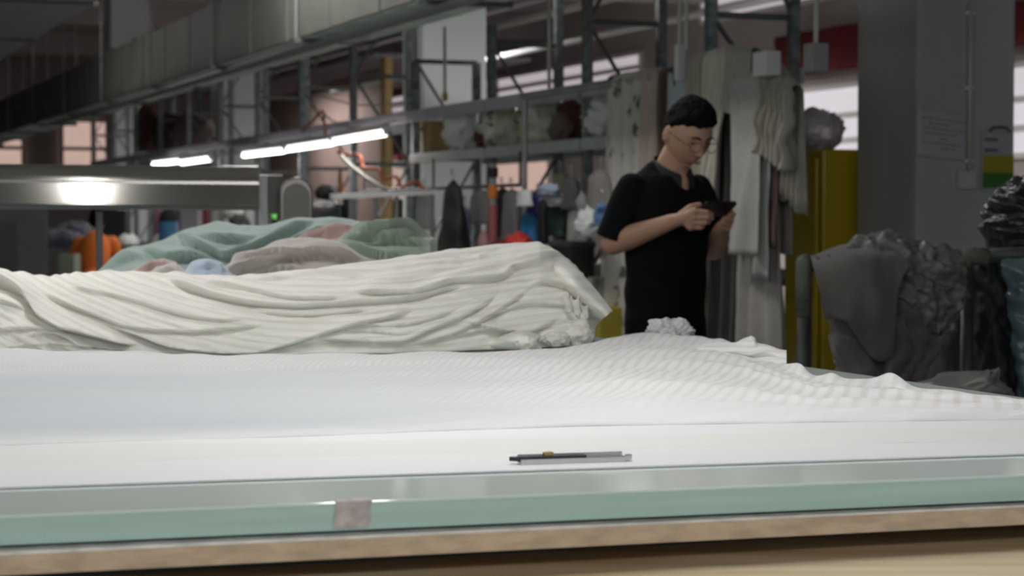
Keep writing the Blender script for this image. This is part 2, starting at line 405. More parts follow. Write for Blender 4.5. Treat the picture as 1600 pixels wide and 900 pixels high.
def cz(px, t, p, yn, yf):
    smooth = np.interp(px, [300, 900], [.15, 1]) if t < .75 else 1
    if px > 900: smooth = 1
    h = .0075 + .0030 * smooth * (1 + math.sin((p.x * 1.0 - p.y * .9) * 42 + 3 * nz(p.x * 2, p.y * 2)) * .6) + .006 * (nz(p.x * 2.6, p.y * 2.2, 3) + .3) * smooth + .003 * nz(p.x * 5, p.y * 9, 8)
    # long soft ridges running across
    for (r0, sl, a_, w_) in ((.30, -.04, .008, .05), (.58, .03, .010, .05), (.78, .06, .010, .045), (.12, .0, .004, .04)):
        h += a_ * math.exp(-((t - (r0 + sl * math.sin(px / 260 + r0 * 9))) / w_) ** 2) * (.4 + .6 * smooth)
    # rumpled far edge and peaks over the table side
    e = max(0, 1 - (1 - t) / .10)
    pk = 0
    for (cx, wd, am) in ((1000, 60, .012), (1060, 50, .010), (1248, 16, .016), (1393, 24, .020), (1345, 30, .006), (1300, 16, .012), (1480, 40, .005), (160, 120, .006), (1130, 40, .012), (1560, 50, .004)):
        pk += am * math.exp(-((px - cx) / wd) ** 2)
    h *= 1 - .75 * max(0, min(1, (px - 1120) / 120)) * max(0, min(1, (t - .5) / .3))
    h += pk * e ** .8
    h *= min(1, t / .03 + .35)
    if px < 330: h += (.004 * math.exp(-((t - .52 - .0002 * px) / .018) ** 2) + .004 * math.exp(-((t - .36 + .0001 * px) / .018) ** 2)) * (1 - px / 330)
    if px < 140: h += .018 * math.exp(-((t - .88) / .07) ** 2) * min(1, (140 - px) / 120)
    return h
def stc(p, px, t):
    return (p.x * .95 - p.y * .30 + .05 * nz(p.x * 1.2, p.y * 1.2, 2) - .16 * max(0, .6 - p.x) ** 2 * p.y) * 2 * math.pi / .030
def overlay_c(p, px, t):  # weight of the grey-blue tone blended over the cloth's left and middle
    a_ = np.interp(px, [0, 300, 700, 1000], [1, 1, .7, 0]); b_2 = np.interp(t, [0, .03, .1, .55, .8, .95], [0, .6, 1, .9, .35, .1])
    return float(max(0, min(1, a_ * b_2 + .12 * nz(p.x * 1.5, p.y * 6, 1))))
sheet(near_c, far_c, cz, 420, 150, .002, stripe=stc, overlay=overlay_c).build('striped_cloth', M_cloth, None, True, label='thin white striped cloth spread flat over the front of the cutting table', cat='cloth', fixn=True)

# folded crumpled end of cloth, right of centre on the table's far side
# crumpled white plastic bag on the table before the man
M_pl = mat('clear crumpled plastic', (.75, .77, .78), .25, bump=.8, bscale=25, trans=.25, spec=.6)
pb = MB()
def crum(sc, am, seed, p_=1):
    def fn(p, q):
        k = 1 + am * nz(q.x * sc + seed, q.y * sc, q.z * sc) + am * .6 * nz(q.x * sc * 2.3, q.y * sc * 2.3 + seed, q.z * sc * 2.3)
        return p * k
    return fn
c_ = PZ(1047, 540, ZT); c_.z = ZT + .022
pb.ell(c_, (.058, .05, .042), 48, 30, crum(3, .35, 4))
pb.build('plastic_bag', M_pl, None, False, label='small crumpled white plastic bag on the table in front of the standing man', cat='bag')

# ------------------------------------------------------------------ heaps of fabric
def heap(name, label, top, base, Wd, creases, m, x0, x1, nx=300, nt=90, flow=None, per=13, amp=.0016, rough=.004, zb=ZT + .003, attr=True, smooth_back=1.0, extra=None, cat='fabric'):
    mb = MB(); rows = []; st = []
    cr = []
    for (pts, am, wu, wl_) in creases:
        sp_ = catmull([(x, y, 0) for x, y in pts], len(pts) * 8); cr.append((np.array([p.x for p in sp_]), np.array([p.y for p in sp_]), am, wu, wl_))
    def disp(px, py):
        h = 0
        for cx, cy, am, wu, wl_ in cr:
            if px <= cx[0] or px >= cx[-1]: continue
            y0 = float(np.interp(px, cx, cy)); sl = (float(np.interp(px + 6, cx, cy)) - float(np.interp(px - 6, cx, cy))) / 12
            d_ = (y0 - py) / math.sqrt(1 + sl * sl); f_ = min(1, (px - cx[0]) / 45, (cx[-1] - px) / 45); f_ = f_ * f_ * (3 - 2 * f_)
            w1 = max(0, min(1, (d_ + 1.7) / 3.4)); w1 = w1 * w1 * (3 - 2 * w1); ad_ = abs(d_)
            h += am * f_ * 1.8 * (w1 * math.exp(-(ad_ / wu) ** 1.3) - (1 - w1) * math.exp(-(ad_ / wl_) ** 1.2))
        return h
    txs, tys = zip(*top); bxs, bys = zip(*base); nb = 16
    for i in range(nx):
        px = x0 + (x1 - x0) * i / (nx - 1); yt = float(np.interp(px, txs, tys)); yb = float(np.interp(px, bxs, bys)); yt = min(yt, yb - 1.5)
        pbm = PZ(px, yb, zb); Yb = pbm.y; W_ = Wd(px) if callable(Wd) else Wd; row = []
        for j in range(nt):
            ph = math.pi / 2 * j / (nt - 1); s_ = math.sin(ph) ** .85; py = yb + (yt - yb) * s_; Y = Yb + W_ * (1 - math.cos(ph))
            p = P(px, py, Y); fl_ = flow(px) if flow else 0; q = py - fl_
            fd = min(1, (1 - j / (nt - 1)) * 6 + .35)
            dsp = disp(px, py) * fd + amp * math.sin(2 * math.pi * q / per + 2 * nz(px * .01, q * .03, 5)) + rough * (.3 + .7 * min(1, (1 - j / (nt - 1)) * 4)) * (nz(px * .010, q * .06, 2) + .6 * nz(px * .02, q * .13, 7) + .3 * nz(px * .07, q * .2, 9))
            nrm_ = Vector((0, -math.cos(ph * .8), math.sin(ph * .8) * .6)).normalized()
            p = p + nrm_ * dsp; p.z = max(p.z, zb)
            row.append(p); st.append(2 * math.pi * q / per + 1.2 * nz(px * .008, q * .02, 5))
        tp_ = row[-1]
        for j in range(1, nb + 1):
            ps = math.pi / 2 * j / nb; z = zb + (tp_.z - zb) * math.cos(ps); Y = tp_.y + W_ * smooth_back * math.sin(ps)
            row.append(Vector((tp_.x * Y / tp_.y, Y, z)) + Vector((0, 0, rough * 1.5 * nz(px * .02, j * .4, 1) * math.cos(ps)))); st.append(st[-1] + .5)
        rows.append(row)
    mb.grid(rows)
    # close the two ends and the underside
    n = nt + nb; k = len(mb.v) - nx * n
    mb.f.append(tuple(k + j for j in range(n))[::-1]); mb.f.append(tuple(k + (nx - 1) * n + j for j in range(n)))
    for i in range(nx - 1): mb.f.append((k + i * n, k + (i + 1) * n, k + (i + 1) * n + n - 1, k + i * n + n - 1))
    if attr: mb.attr['stripe'] = st
    if extra: extra(mb)
    if attr: mb.attr['stripe'] = list(mb.attr['stripe']) + [p.z * 260 + p.x * 40 for p in mb.v[len(st):]]
    return mb.build(name, m, None, True, label=label, cat=cat)

top_c = [(-120, 430), (0, 425), (22, 426), (75, 432), (120, 424), (200, 425), (280, 428), (350, 432), (430, 428), (520, 416), (600, 404), (680, 393), (750, 384), (800, 382), (843, 379), (856, 385), (868, 392), (884, 402), (892, 412), (904, 424), (912, 432), (918, 470), (924, 520), (927, 538)]
base_c = [(-120, 558), (0, 558), (250, 557), (330, 557), (500, 554), (620, 552), (770, 546), (850, 543), (927, 540)]
CR = [
 ([(250, 434), (281, 446), (328, 460), (359, 468), (406, 476), (469, 479), (500, 477), (594, 471), (656, 463), (703, 449), (737, 445)], .014, 13, 7),
 ([(300, 440), (375, 449), (437, 465), (500, 468), (560, 464)], .008, 9, 5),
 ([(-60, 430), (0, 441), (31, 457), (47, 477), (62, 496), (100, 515), (150, 527), (187, 537), (219, 540)], .020, 16, 9),
 ([(-100, 516), (0, 515), (62, 513), (119, 518), (150, 526)], .010, 10, 5),
 ([(60, 455), (100, 475), (156, 496), (194, 510), (234, 516), (281, 518), (312, 518), (375, 512), (420, 508)], .010, 12, 7),
 ([(160, 506), (219, 527), (265, 543), (328, 551), (390, 553), (437, 543), (500, 524), (547, 510), (609, 496), (656, 482)], .013, 12, 7),
 ([(480, 529), (547, 533), (625, 534), (672, 516), (734, 490), (775, 462), (786, 441)], .012, 11, 6),
 ([(625, 541), (687, 529), (750, 504), (797, 474), (825, 455), (842, 438)], .010, 10, 5),
 ([(540, 457), (600, 459), (656, 457), (719, 440), (781, 434), (806, 418), (837, 407), (875, 401), (889, 409)], .013, 14, 6),
 ([(843, 409), (875, 418), (912, 432)], .010, 9, 4),
 ([(820, 456), (837, 443), (859, 441), (895, 453), (906, 447)], .016, 10, 8),
 ([(712, 499), (781, 515), (828, 519), (859, 506), (880, 494)], .012, 9, 6),
 ([(694, 530), (750, 517), (781, 518), (830, 533), (890, 528)], .010, 7, 5),
 ([(0, 545), (80, 538), (180, 548), (300, 556)], .006, 7, 4),
 ([(380, 440), (420, 436), (500, 428), (590, 432)], .005, 9, 5),
 ([(640, 405), (720, 400), (790, 405)], .003, 10, 8),
 ([(20, 536), (70, 520), (120, 538), (130, 546)], .008, 9, 4),
 ([(-40, 462), (0, 471), (30, 480), (60, 500)], .008, 8, 4),
 ([(55, 516), (90, 523), (118, 538), (130, 549)], .008, 8, 4),
 ([(735, 505), (780, 488), (825, 476), (880, 478), (915, 486)], .008, 9, 5),
 ([(540, 507), (600, 508), (650, 504), (705, 488), (730, 474)], .008, 9, 5),
 ([(520, 519), (570, 517), (630, 521), (680, 506)], .007, 8, 4),
 ([(700, 428), (740, 424), (800, 412), (860, 398)], .006, 9, 5),
 ([(100, 448), (180, 462), (260, 486), (330, 500), (400, 500)], .006, 10, 6),
 ([(380, 484), (460, 492), (540, 488), (600, 480)], .007, 10, 5),
 ([(560, 440), (620, 438), (690, 430)], .006, 9, 4),
]
fxs = list(range(-160, 1000, 20)); acc = 0; fys = []
for x in fxs:
    fys.append(acc); acc += 20 * float(np.interp(x, [-100, 60, 200, 330, 450, 600, 800, 950], [.35, .55, .38, .2, .05, -.10, -.16, .0]))
def flow_c(px): return float(np.interp(px, fxs, fys))
def end_flaps(mb):
    # turned-over end layer that ends in a pointed corner and runs down into the inner layers
    patch(mb, [[(872, 398, 4.950), (905, 426, 4.860), (932, 456, 4.840), (956, 487, 4.820)],
               [(866, 412, 4.850), (897, 436, 4.760), (924, 464, 4.770), (950, 491, 4.780)],
               [(868, 430, 4.830), (892, 450, 4.760), (917, 474, 4.780), (944, 496, 4.800)],
               [(872, 452, 4.910), (893, 466, 4.860), (914, 486, 4.880), (937, 503, 4.880)],
               [(874, 480, 4.910), (894, 490, 4.860), (912, 502, 4.900), (930, 514, 4.920)],
               [(872, 508, 4.890), (894, 512, 4.830), (912, 518, 4.870), (927, 528, 4.920)],
               [(870, 536, 4.910), (894, 539, 4.840), (910, 539, 4.860), (924, 538, 4.920)]], 40, 60, .003)
    # curls of the inner layers
    for (cx, cy, r, Y, ln, tilt) in ((897, 464, 6, 4.760, 34, .35), (912, 474, 5.5, 4.785, 28, .25), (882, 460, 5, 4.730, 34, .55), (906, 500, 5, 4.800, 24, -.2), (886, 505, 6, 4.770, 20, .4)):
        rows = []
        for i in range(22):
            t = i / 21 * 4.9 - 1.2; rr = r * (1 - .35 * t / 4.6)
            rows.append([(cx + rr * (1 - .3 * k) * math.cos(t) + tilt * k * ln * .4, cy + rr * math.sin(t) * .9 + k * ln * .7, Y + .02 * k) for k in (0, .33, .66, 1)])
        patch(mb, rows, 14, 44, .0022)
    # lower front corners spilling on the glass
    patch(mb, [[(740, 534, 4.780), (785, 518, 4.760), (815, 514, 4.760), (850, 520, 4.780)],
               [(742, 537, 4.720), (790, 524, 4.680), (818, 519, 4.670), (842, 528, 4.700)],
               [(745, 541, 4.680), (788, 534, 4.630), (812, 533, 4.600), (838, 536, 4.650)],
               [(750, 546, 4.700), (790, 545, 4.660), (815, 546, 4.630), (848, 546, 4.660)]], 34, 20, .003)
    def crf(p, q): return p * (1 + .25 * nz(q.x * 3, q.y * 3, q.z * 3) + .12 * nz(q.x * 8, q.y * 8, q.z * 8))
    mb.ell(P(822, 536, 4.610), (.026, .035, .017), 40, 26, crf); mb.ell(P(900, 524, 4.80), (.042, .05, .026), 50, 30, crf); mb.ell(P(868, 530, 4.74), (.035, .04, .018), 44, 26, crf)
heap('cream_fabric_heap', 'big heap of cream striped cotton lying in long twisted folds on the glass table', top_c, base_c, lambda px: .34 if px < 780 else .34 - .16 * min(1, (px - 780) / 140), CR, M_cream, -120, 927, 420, 120, flow_c, 11.5, .0016, .009, extra=end_flaps)

heap('folded_cloth', 'small folded cloth end sticking out at the table side before the hanging fabrics', [(1080, 543), (1100, 537), (1150, 537), (1165, 531), (1174, 527), (1179, 530), (1183, 538), (1205, 543), (1229, 549)], [(1080, 552), (1140, 559), (1190, 567), (1229, 573)], .07,
     [([(1120, 549), (1150, 552), (1168, 556), (1195, 554), (1232, 562)], .010, 7, 5)], M_cloth, 1082, 1229, 110, 46, None, 9, .0012, .004, cat='cloth')
def plain(name, c, var=.08): return mat(name, c, .85, var=var, vscale=6, bump=.12, bscale=120, sheen=.3)
M_mint = plain('mint cotton', (.33, .43, .395)); M_sage = plain('sage cotton', (.35, .42, .34)); M_beige = plain('dusty beige cotton', (.50, .45, .415))
M_blue = plain('pale blue cotton', (.40, .48, .58)); M_rose = plain('faded rose cotton', (.46, .32, .30)); M_tan = plain('greige cotton', (.47, .44, .40))
kw = dict(attr=False, rough=.010, amp=.003, per=31)
heap('mint_fabric_heap', 'mint green fabric heap behind the cream heap, with its peak at the left', [(140, 436), (170, 410), (205, 388), (245, 382), (275, 366), (305, 356), (338, 345), (372, 353), (420, 352), (470, 344), (515, 340), (560, 344), (590, 349), (650, 362)], [(140, 500), (650, 502)], .45,
     [([(215, 392), (240, 398), (262, 404), (300, 401), (340, 403)], .028, 14, 8), ([(300, 378), (330, 374), (380, 378), (410, 372)], .022, 12, 8), ([(270, 366), (300, 381), (330, 392), (355, 401), (400, 398)], .026, 16, 9), ([(345, 402), (400, 385), (440, 368), (500, 350)], .020, 14, 9), ([(150, 424), (200, 402), (240, 406)], .02, 10, 6), ([(420, 398), (470, 372), (540, 352)], .02, 12, 8), ([(250, 384), (257, 400), (253, 412)], .03, 8, 6)],
     M_mint, 140, 650, 240, 80, lambda px: -.25 * px, **kw)
heap('sage_fabric_heap', 'sage green folded fabric at the right end of the mint heap', [(500, 388), (520, 378), (545, 366), (580, 356), (610, 351), (645, 358), (672, 366), (681, 376), (684, 395), (686, 430)], [(500, 512), (690, 512)], .22,
     [([(520, 372), (560, 373), (600, 366), (640, 362), (680, 372)], .026, 9, 5), ([(530, 360), (575, 372), (620, 372), (672, 370)], .022, 10, 6), ([(560, 385), (600, 376), (650, 378), (682, 388)], .024, 8, 5), ([(520, 376), (560, 388), (600, 400), (640, 398)], .02, 9, 6)], M_sage, 500, 686, 160, 70, None, **kw)
heap('rose_fabric', 'strip of faded rose fabric between the mint heap and the beige cloth', [(455, 380), (480, 368), (510, 358), (540, 351), (565, 350), (590, 358)], [(440, 508), (600, 508)], .3, [([(450, 384), (500, 368), (560, 354)], .02, 9, 6)], M_rose, 456, 588, 90, 40, None, **kw)
heap('beige_fabric_heap', 'dusty beige fabric rising behind the middle of the cream heap', [(310, 445), (345, 425), (385, 400), (420, 384), (450, 376), (480, 374), (515, 378), (545, 388), (568, 400), (600, 420)], [(300, 520), (600, 520)], .22,
     [([(330, 432), (400, 416), (450, 404), (500, 396), (550, 404), (575, 410)], .024, 14, 8), ([(360, 428), (430, 418), (480, 420)], .014, 10, 6), ([(340, 420), (420, 404), (480, 400)], .012, 12, 8)], M_beige, 305, 600, 160, 70, None, **kw)
heap('blue_fabric', 'small pale blue cloth tucked under the mint heap', [(288, 425), (300, 410), (320, 404), (345, 410), (365, 430)], [(285, 524), (370, 524)], .12, [([(300, 420), (330, 416), (350, 424)], .012, 8, 5)], M_blue, 286, 368, 60, 40, None, **kw)
heap('greige_fabric', 'small greige cloth peeking out beside the pale blue cloth', [(225, 432), (245, 416), (275, 414), (300, 428)], [(225, 522), (300, 522)], .12, [([(235, 424), (265, 420), (290, 426)], .012, 8, 5)], M_tan, 226, 299, 50, 36, None, **kw)
heap('pink_fabric', 'narrow faded pink cloth fold under the left end of the mint heap', [(185, 440), (205, 424), (230, 412), (255, 405), (275, 412), (290, 430)], [(185, 514), (290, 514)], .12, [([(200, 430), (240, 414), (270, 412)], .014, 6, 4)], M_rose, 188, 288, 60, 36, None, **kw)

# ------------------------------------------------------------------ box cutter knife
kA = PZ(797, 722, ZT + .006); kB = PZ(986, 716, ZT + .006); kd = (kB - kA).normalized(); kn = Vector((-kd.y, kd.x, 0)); up = Vector((0, 0, 1))
K = thing('utility_knife', 'snap-off utility knife with metal body lying on the white paper', 'knife', (kA + kB) / 2 - up * .002)
def kp(l, s_, z): return kA + kd * l + kn * s_ + up * z
L = (kB - kA).length
M_kn = mat('brushed knife steel', (.62, .62, .63), .3, .9); M_kd = mat('dark knife inner rail', (.05, .05, .055), .4, .5); M_br = mat('brass slider', (.40, .30, .12), .4, .6)
mb = MB(); prof = [(-.009, -.004), (.009, -.004), (.009, .0085), (.0065, .0085), (.0065, .000), (-.0065, .000), (-.0065, .0035), (-.009, .0035)]
mb.prism([kp(.012, a_, b2_) for a_, b2_ in prof], kd * (L - .022)); mb.build('body', M_kn, K, bevel=.0006)
MB().prism([kp(.0, .004, .001), kp(.014, -.008, .001), kp(.03, -.006, .001), kp(.03, .008, .001), kp(.001, .008, .001)], up * .005).build('blade_tip', M_kd, K)
MB().box(kp(L * .34, 0, .0035), (.0105, L * .56, .0068), (kn, kd, up)).build('inner_rail', M_kd, K, bevel=.0005)
MB().box(kp(L * .31, 0, .0092), (.010, .013, .005), (kn, kd, up)).build('slider', M_br, K, bevel=.0015)
MB().prism([kp(L - .012, -.008, -.001), kp(L - .012, .008, -.001), kp(L, .005, -.001), kp(L, -.005, -.001)], up * .0065).build('end_cap', M_kn, K, bevel=.001)

# ------------------------------------------------------------------ the standing man
ALP = math.radians(40)
Fw = Vector((math.sin(ALP), -math.cos(ALP), 0)); Lf = Vector((math.cos(ALP), math.sin(ALP), 0))
MO = P(1040, 400, 6.9); MO.z = 0
def BL(lx, ly, lz): return MO + Lf * lx + Fw * ly + Vector((0, 0, lz))
M_skin = mat('skin', (.56, .32, .215), .55, var=.1, vscale=12)
M_shirt = mat('black polo knit', (.0075, .008, .0095), .95, var=.2, vscale=20, bump=.15, bscale=14, spec=.15)
M_trous = mat('black trousers cloth', (.006, .006, .008), .95, spec=.15)
M_hair = mat('black hair', (.004, .004, .005), .8, bump=.6, bscale=90, spec=.12)
def head_fn(p, q):
    x, y, z = p
    t = max(0, -q.z)
    x *= 1 - .30 * t ** 1.6
    if y < 0: y *= 1 - .40 * t
    else: y *= 1 - .06 * t
    if y > 0:
        f = q.y if q.y > 0 else 0
        y += .023 * math.exp(-(x / .011) ** 2) * max(0, min(1, (.022 - z) / .045)) * (1 if z > -.030 else math.exp(-((z + .030) / .007) ** 2))
        for s_ in (-1, 1): y -= .010 * math.exp(-((x - s_ * .031) / .015) ** 2 - ((z - .012) / .012) ** 2)
        y += .005 * math.exp(-((z - .032) / .010) ** 2) * math.exp(-(x / .045) ** 2)
        y += .006 * math.exp(-((z + .052) / .008) ** 2 - (x / .020) ** 2) + .006 * math.exp(-((z + .064) / .006) ** 2 - (x / .017) ** 2)
        y += .009 * math.exp(-((z + .095) / .014) ** 2 - (x / .022) ** 2)
        y -= .004 * math.exp(-((z + .080) / .006) ** 2 - (x / .02) ** 2)
    return Vector((x, y, z))
HP = math.radians(31); HY = math.radians(-9)
hf = (Fw * math.cos(HY) + Lf * math.sin(HY)); hl = (Lf * math.cos(HY) - Fw * math.sin(HY))
hfw = hf * math.cos(HP) - Vector((0, 0, 1)) * math.sin(HP); hup = Vector((0, 0, 1)) * math.cos(HP) + hf * math.sin(HP)
HC = BL(.0, .105, 1.545)
def HD(x, y, z): return HC + hl * x + hfw * y + hup * z
HAX = (hl, hfw, hup)
man = thing('person', 'man in black polo shirt and glasses standing and looking at a phone', 'person', MO)
b = MB()
b.ell(HC, (.076, .094, .116), 96, 80, head_fn, HAX)
for s_ in (-1, 1):
    b.ell(HD(s_ * .077, -.012, -.006), (.009, .019, .031), 16, 12, None, HAX)
b.capsule(BL(0, -.01, 1.36), .065, BL(0, .055, 1.475), .054, 20)
b.ell(BL(0, .065, 1.372), (.034, .036, .052), 20, 14, None, (Lf, Fw, Vector((0, 0, 1))))
# torso core, hips and legs inside the clothes
b.ell(BL(0, 0, 1.22), (.145, .09, .20), 24, 16, None, (Lf, Fw, Vector((0, 0, 1))))
b.ell(BL(0, 0, .95), (.135, .085, .14), 24, 16, None, (Lf, Fw, Vector((0, 0, 1))))
for s_ in (-1, 1):
    b.capsule(BL(s_ * .14, 0, 1.335), .035, BL(s_ * .08, 0, 1.33), .045)
    b.capsule(BL(s_ * .085, 0, .90), .07, BL(s_ * .10, .01, .50), .050)
    b.capsule(BL(s_ * .10, .01, .50), .048, BL(s_ * .11, -.02, .09), .032)
RS, RE, RW = (-.160, -.005, 1.368), (-.200, -.055, 1.172), (-.150, .185, 1.248)
LS, LE, LW = (.160, -.005, 1.368), (.238, .0, 1.150), (.085, .190, 1.226)
for S_, E_, W_ in ((RS, RE, RW), (LS, LE, LW)):
    b.capsule(BL(S_[0], S_[1], S_[2] - .03), .036, BL(*E_), .041)
    m1 = Vector(E_).lerp(Vector(W_), .3)
    b.capsule(BL(*E_), .041, BL(*m1), .042); b.capsule(BL(*m1), .042, BL(*W_), .026)
# hands: palm and five fingers each, closed on the phone
def hand(W_, palm, knuck, fing, thumb):
    b.capsule(BL(*W_), .024, BL(*palm), .022)
    for k_ in knuck: b.capsule(BL(*palm), .019, BL(*k_), .0125)
    for ch, r in zip(fing, (.0088, .0092, .0088, .0075)):
        for i in range(len(ch) - 1): b.capsule(BL(*ch[i]), r * (1 - .08 * i), BL(*ch[i + 1]), r * (1 - .08 * (i + 1)), 10)
    for i in range(len(thumb) - 1): b.capsule(BL(*thumb[i]), .0125 - .0015 * i, BL(*thumb[i + 1]), .011 - .0015 * i, 10)
rk = [(-.122, .262, 1.283), (-.119, .258, 1.263), (-.118, .250, 1.244), (-.120, .240, 1.228)]
rf = [[rk[0], (-.095, .292, 1.280), (-.068, .288, 1.273)], [rk[1], (-.090, .290, 1.260), (-.062, .284, 1.258)], [rk[2], (-.092, .280, 1.242), (-.066, .272, 1.244)], [rk[3], (-.098, .266, 1.226), (-.076, .258, 1.230)]]
hand(RW, (-.134, .222, 1.258), rk, rf, [(-.138, .215, 1.272), (-.112, .232, 1.296), (-.084, .246, 1.304)])
lk = [(.052, .262, 1.275), (.055, .258, 1.256), (.056, .250, 1.238), (.056, .240, 1.222)]
lf_ = [[lk[0], (.034, .292, 1.272), (.008, .294, 1.268)], [lk[1], (.032, .286, 1.252), (.004, .286, 1.254)], [lk[2], (.034, .274, 1.236), (.006, .272, 1.240)], [lk[3], (.038, .260, 1.220), (.014, .256, 1.226)]]
hand(LW, (.068, .228, 1.246), lk, lf_, [(.075, .218, 1.262), (.055, .236, 1.294), (.030, .248, 1.304)])
b.remesh(.0036, 3, .45)
b.build('body', M_skin, man, True)
# hair
def hair_fn(p, q):
    h = head_fn(p, q)
    zl = .050 * max(0, q.y) ** .6 + .020 - .075 * max(0, -q.y) + .008 * nz(q.x * 7, q.y * 7, 4)
    mk = max(0, min(1, (p.z - zl) / .014))
    top_ = max(0, q.z); k = 1.0 + .035 + .15 * top_ ** .6 + .10 * max(0, q.y) * top_ ** .4 + .06 * nz(q.x * 2.5, q.y * 2.5, q.z * 2.5) + .05 * nz(q.x * 14, q.y * 4, q.z * 6)
    side = max(0, abs(q.x) - .6) * 2.5 * max(0, 1 - top_ * 1.4); k -= .02 * side
    return h * (k * mk + .90 * (1 - mk))
MB().ell(HC, (.078, .096, .117), 110, 90, hair_fn, HAX).build('hair', M_hair, man, True)
for s_ in (-1, 1):
    MB().tube([HD(s_ * x, y, z) for x, y, z in ((.014, .094, .031), (.028, .092, .036), (.046, .082, .032))], [.0022, .0034, .0016], 8).build('eyebrow', M_hair, man, True)
    MB().tube([HD(s_ * x, y, z) for x, y, z in ((.019, .084, .010), (.031, .085, .011), (.044, .079, .009))], [.0012, .0026, .0012], 8).build('eyelashes', M_hair, man, True)
MB().tube([HD(x, y, z) for x, y, z in ((-.022, .088, -.058), (-.010, .097, -.0575), (0, .0985, -.0585), (.010, .097, -.0575), (.022, .088, -.058))], [.0015, .0035, .004, .0035, .0015], 10).build('lips', mat('lips', (.32, .13, .11), .5), man, True)
gl_ = MB(); 
for s_ in (-1, 1):
    ring = [HD(s_ * (.034 + .0235 * math.cos(t)), .112 - .006 * abs(math.cos(t)), .008 + .018 * math.sin(t)) for t in np.linspace(0, 2 * math.pi, 28)]
    gl_.tube(ring, .0013, 6, False); gl_.tube([HD(s_ * .057, .105, .012), HD(s_ * .076, .07, .012), HD(s_ * .081, -.005, .008)], .0013, 6)
gl_.tube([HD(-.011, .112, .012), HD(0, .116, .015), HD(.011, .112, .012)], .0013, 6)
gl_.build('glasses', mat('thin dark metal glasses frame', (.05, .045, .04), .35, .6), man, True, label='thin dark framed glasses')
# polo shirt
s = MB(); rg = []
for z, a_, b_r, oy in ((.885, .158, .112, .0), (.93, .160, .113, .0), (1.0, .158, .112, .0), (1.08, .160, .113, .004), (1.16, .166, .117, .006), (1.24, .174, .120, .004), (1.30, .180, .118, 0), (1.345, .178, .108, -.004), (1.38, .160, .094, -.004), (1.405, .128, .082, -.002), (1.43, .092, .070, .004), (1.455, .066, .060, .012)):
    rg.append([BL(a_ * math.copysign(abs(math.cos(t)) ** .9, math.cos(t)), oy + b_r * math.sin(t) * (1 + .05 * math.cos(t * 3)), z - (.030 * max(0, math.sin(t)) if z > 1.42 else 0)) + Fw * .006 * nz(math.cos(t) * 2, z * 9, math.sin(t) * 2) for t in [2 * math.pi * j / 48 for j in range(48)]])
s.rings(rg)
def sleeve(S_, E_):
    S_, E_ = Vector(S_), Vector(E_); e = S_.lerp(E_, .93); pts = [S_.lerp(e, k / 6) for k in range(7)]
    s.tube([BL(*p) for p in pts], [.050, .057, .060, .061, .062, .063, .066], 24)
    s.ell(BL(*S_), (.050, .050, .046), 20, 12, None, (Lf, Fw, Vector((0, 0, 1))))
sleeve(RS, RE); sleeve(LS, LE)
s.remesh(.0055, 9, .5)
# wrinkles of the loose knit
for i, v in enumerate(s.v):
    q = v - MO; k = math.sin(q.z * 48 + q.x * 22 + 3 * nz(q.x * 6, q.y * 6, q.z * 5)) * .0022 * max(0, min(1, (1.32 - q.z) / .2)) + .004 * nz(q.x * 9, q.y * 9, q.z * 7)
    dr = Vector((q.x, q.y, 0)); s.v[i] = v + (dr.normalized() * k if dr.length > .01 else Vector())
s.build('polo_shirt', M_shirt, man, True)
c_m = MB()
for s_ in (-1, 1):
    rows = []
    for i in range(10):
        t = i / 9; ang = math.radians(-100 + 178 * t) if s_ > 0 else math.radians(-80 - 178 * t)
        drop = .030 * max(0, (t - .45)) / .55
        rx, ry = .064, .062
        cx_, cy_ = rx * math.cos(ang), .030 + ry * math.sin(ang)
        zt_ = 1.478 - .052 * (math.sin(ang) * .5 + .5) - drop * .6
        rows.append([BL(cx_, cy_, zt_), BL(cx_ * 1.12, cy_ + .006 * math.sin(ang), zt_ - .004), BL(cx_ * 1.38, .024 + (cy_ - .030) * 1.30, zt_ - .034 - drop)])
    c_m.grid(rows, .003)
c_m.build('collar', mat('dark grey ribbed collar', (.022, .026, .028), .8), man, True, label='turned-down black knit collar', sub=1)
tr = MB()
for s_ in (-1, 1):
    tr.capsule(BL(s_ * .082, 0, .90), .085, BL(s_ * .10, .01, .50), .075); tr.capsule(BL(s_ * .10, .01, .50), .075, BL(s_ * .11, -.015, .13), .066)
tr.ell(BL(0, 0, .92), (.150, .105, .12), 24, 14, None, (Lf, Fw, Vector((0, 0, 1)))); tr.remesh(.012, 3)
tr.build('trousers', M_trous, man, True)
for s_ in (-1, 1):
    sh = MB(); sh.capsule(BL(s_ * .11, -.06, .045), .043, BL(s_ * .115, .12, .036), .036); sh.ell(BL(s_ * .11, -.02, .08), (.04, .05, .04), 16, 10, None, (Lf, Fw, Vector((0, 0, 1)))); sh.remesh(.01, 2)
    zmin = min(v.z for v in sh.v); sh.v = [Vector((v.x, v.y, max(.003, v.z - zmin))) for v in sh.v]
    sh.build('shoe', M_black, man, True)
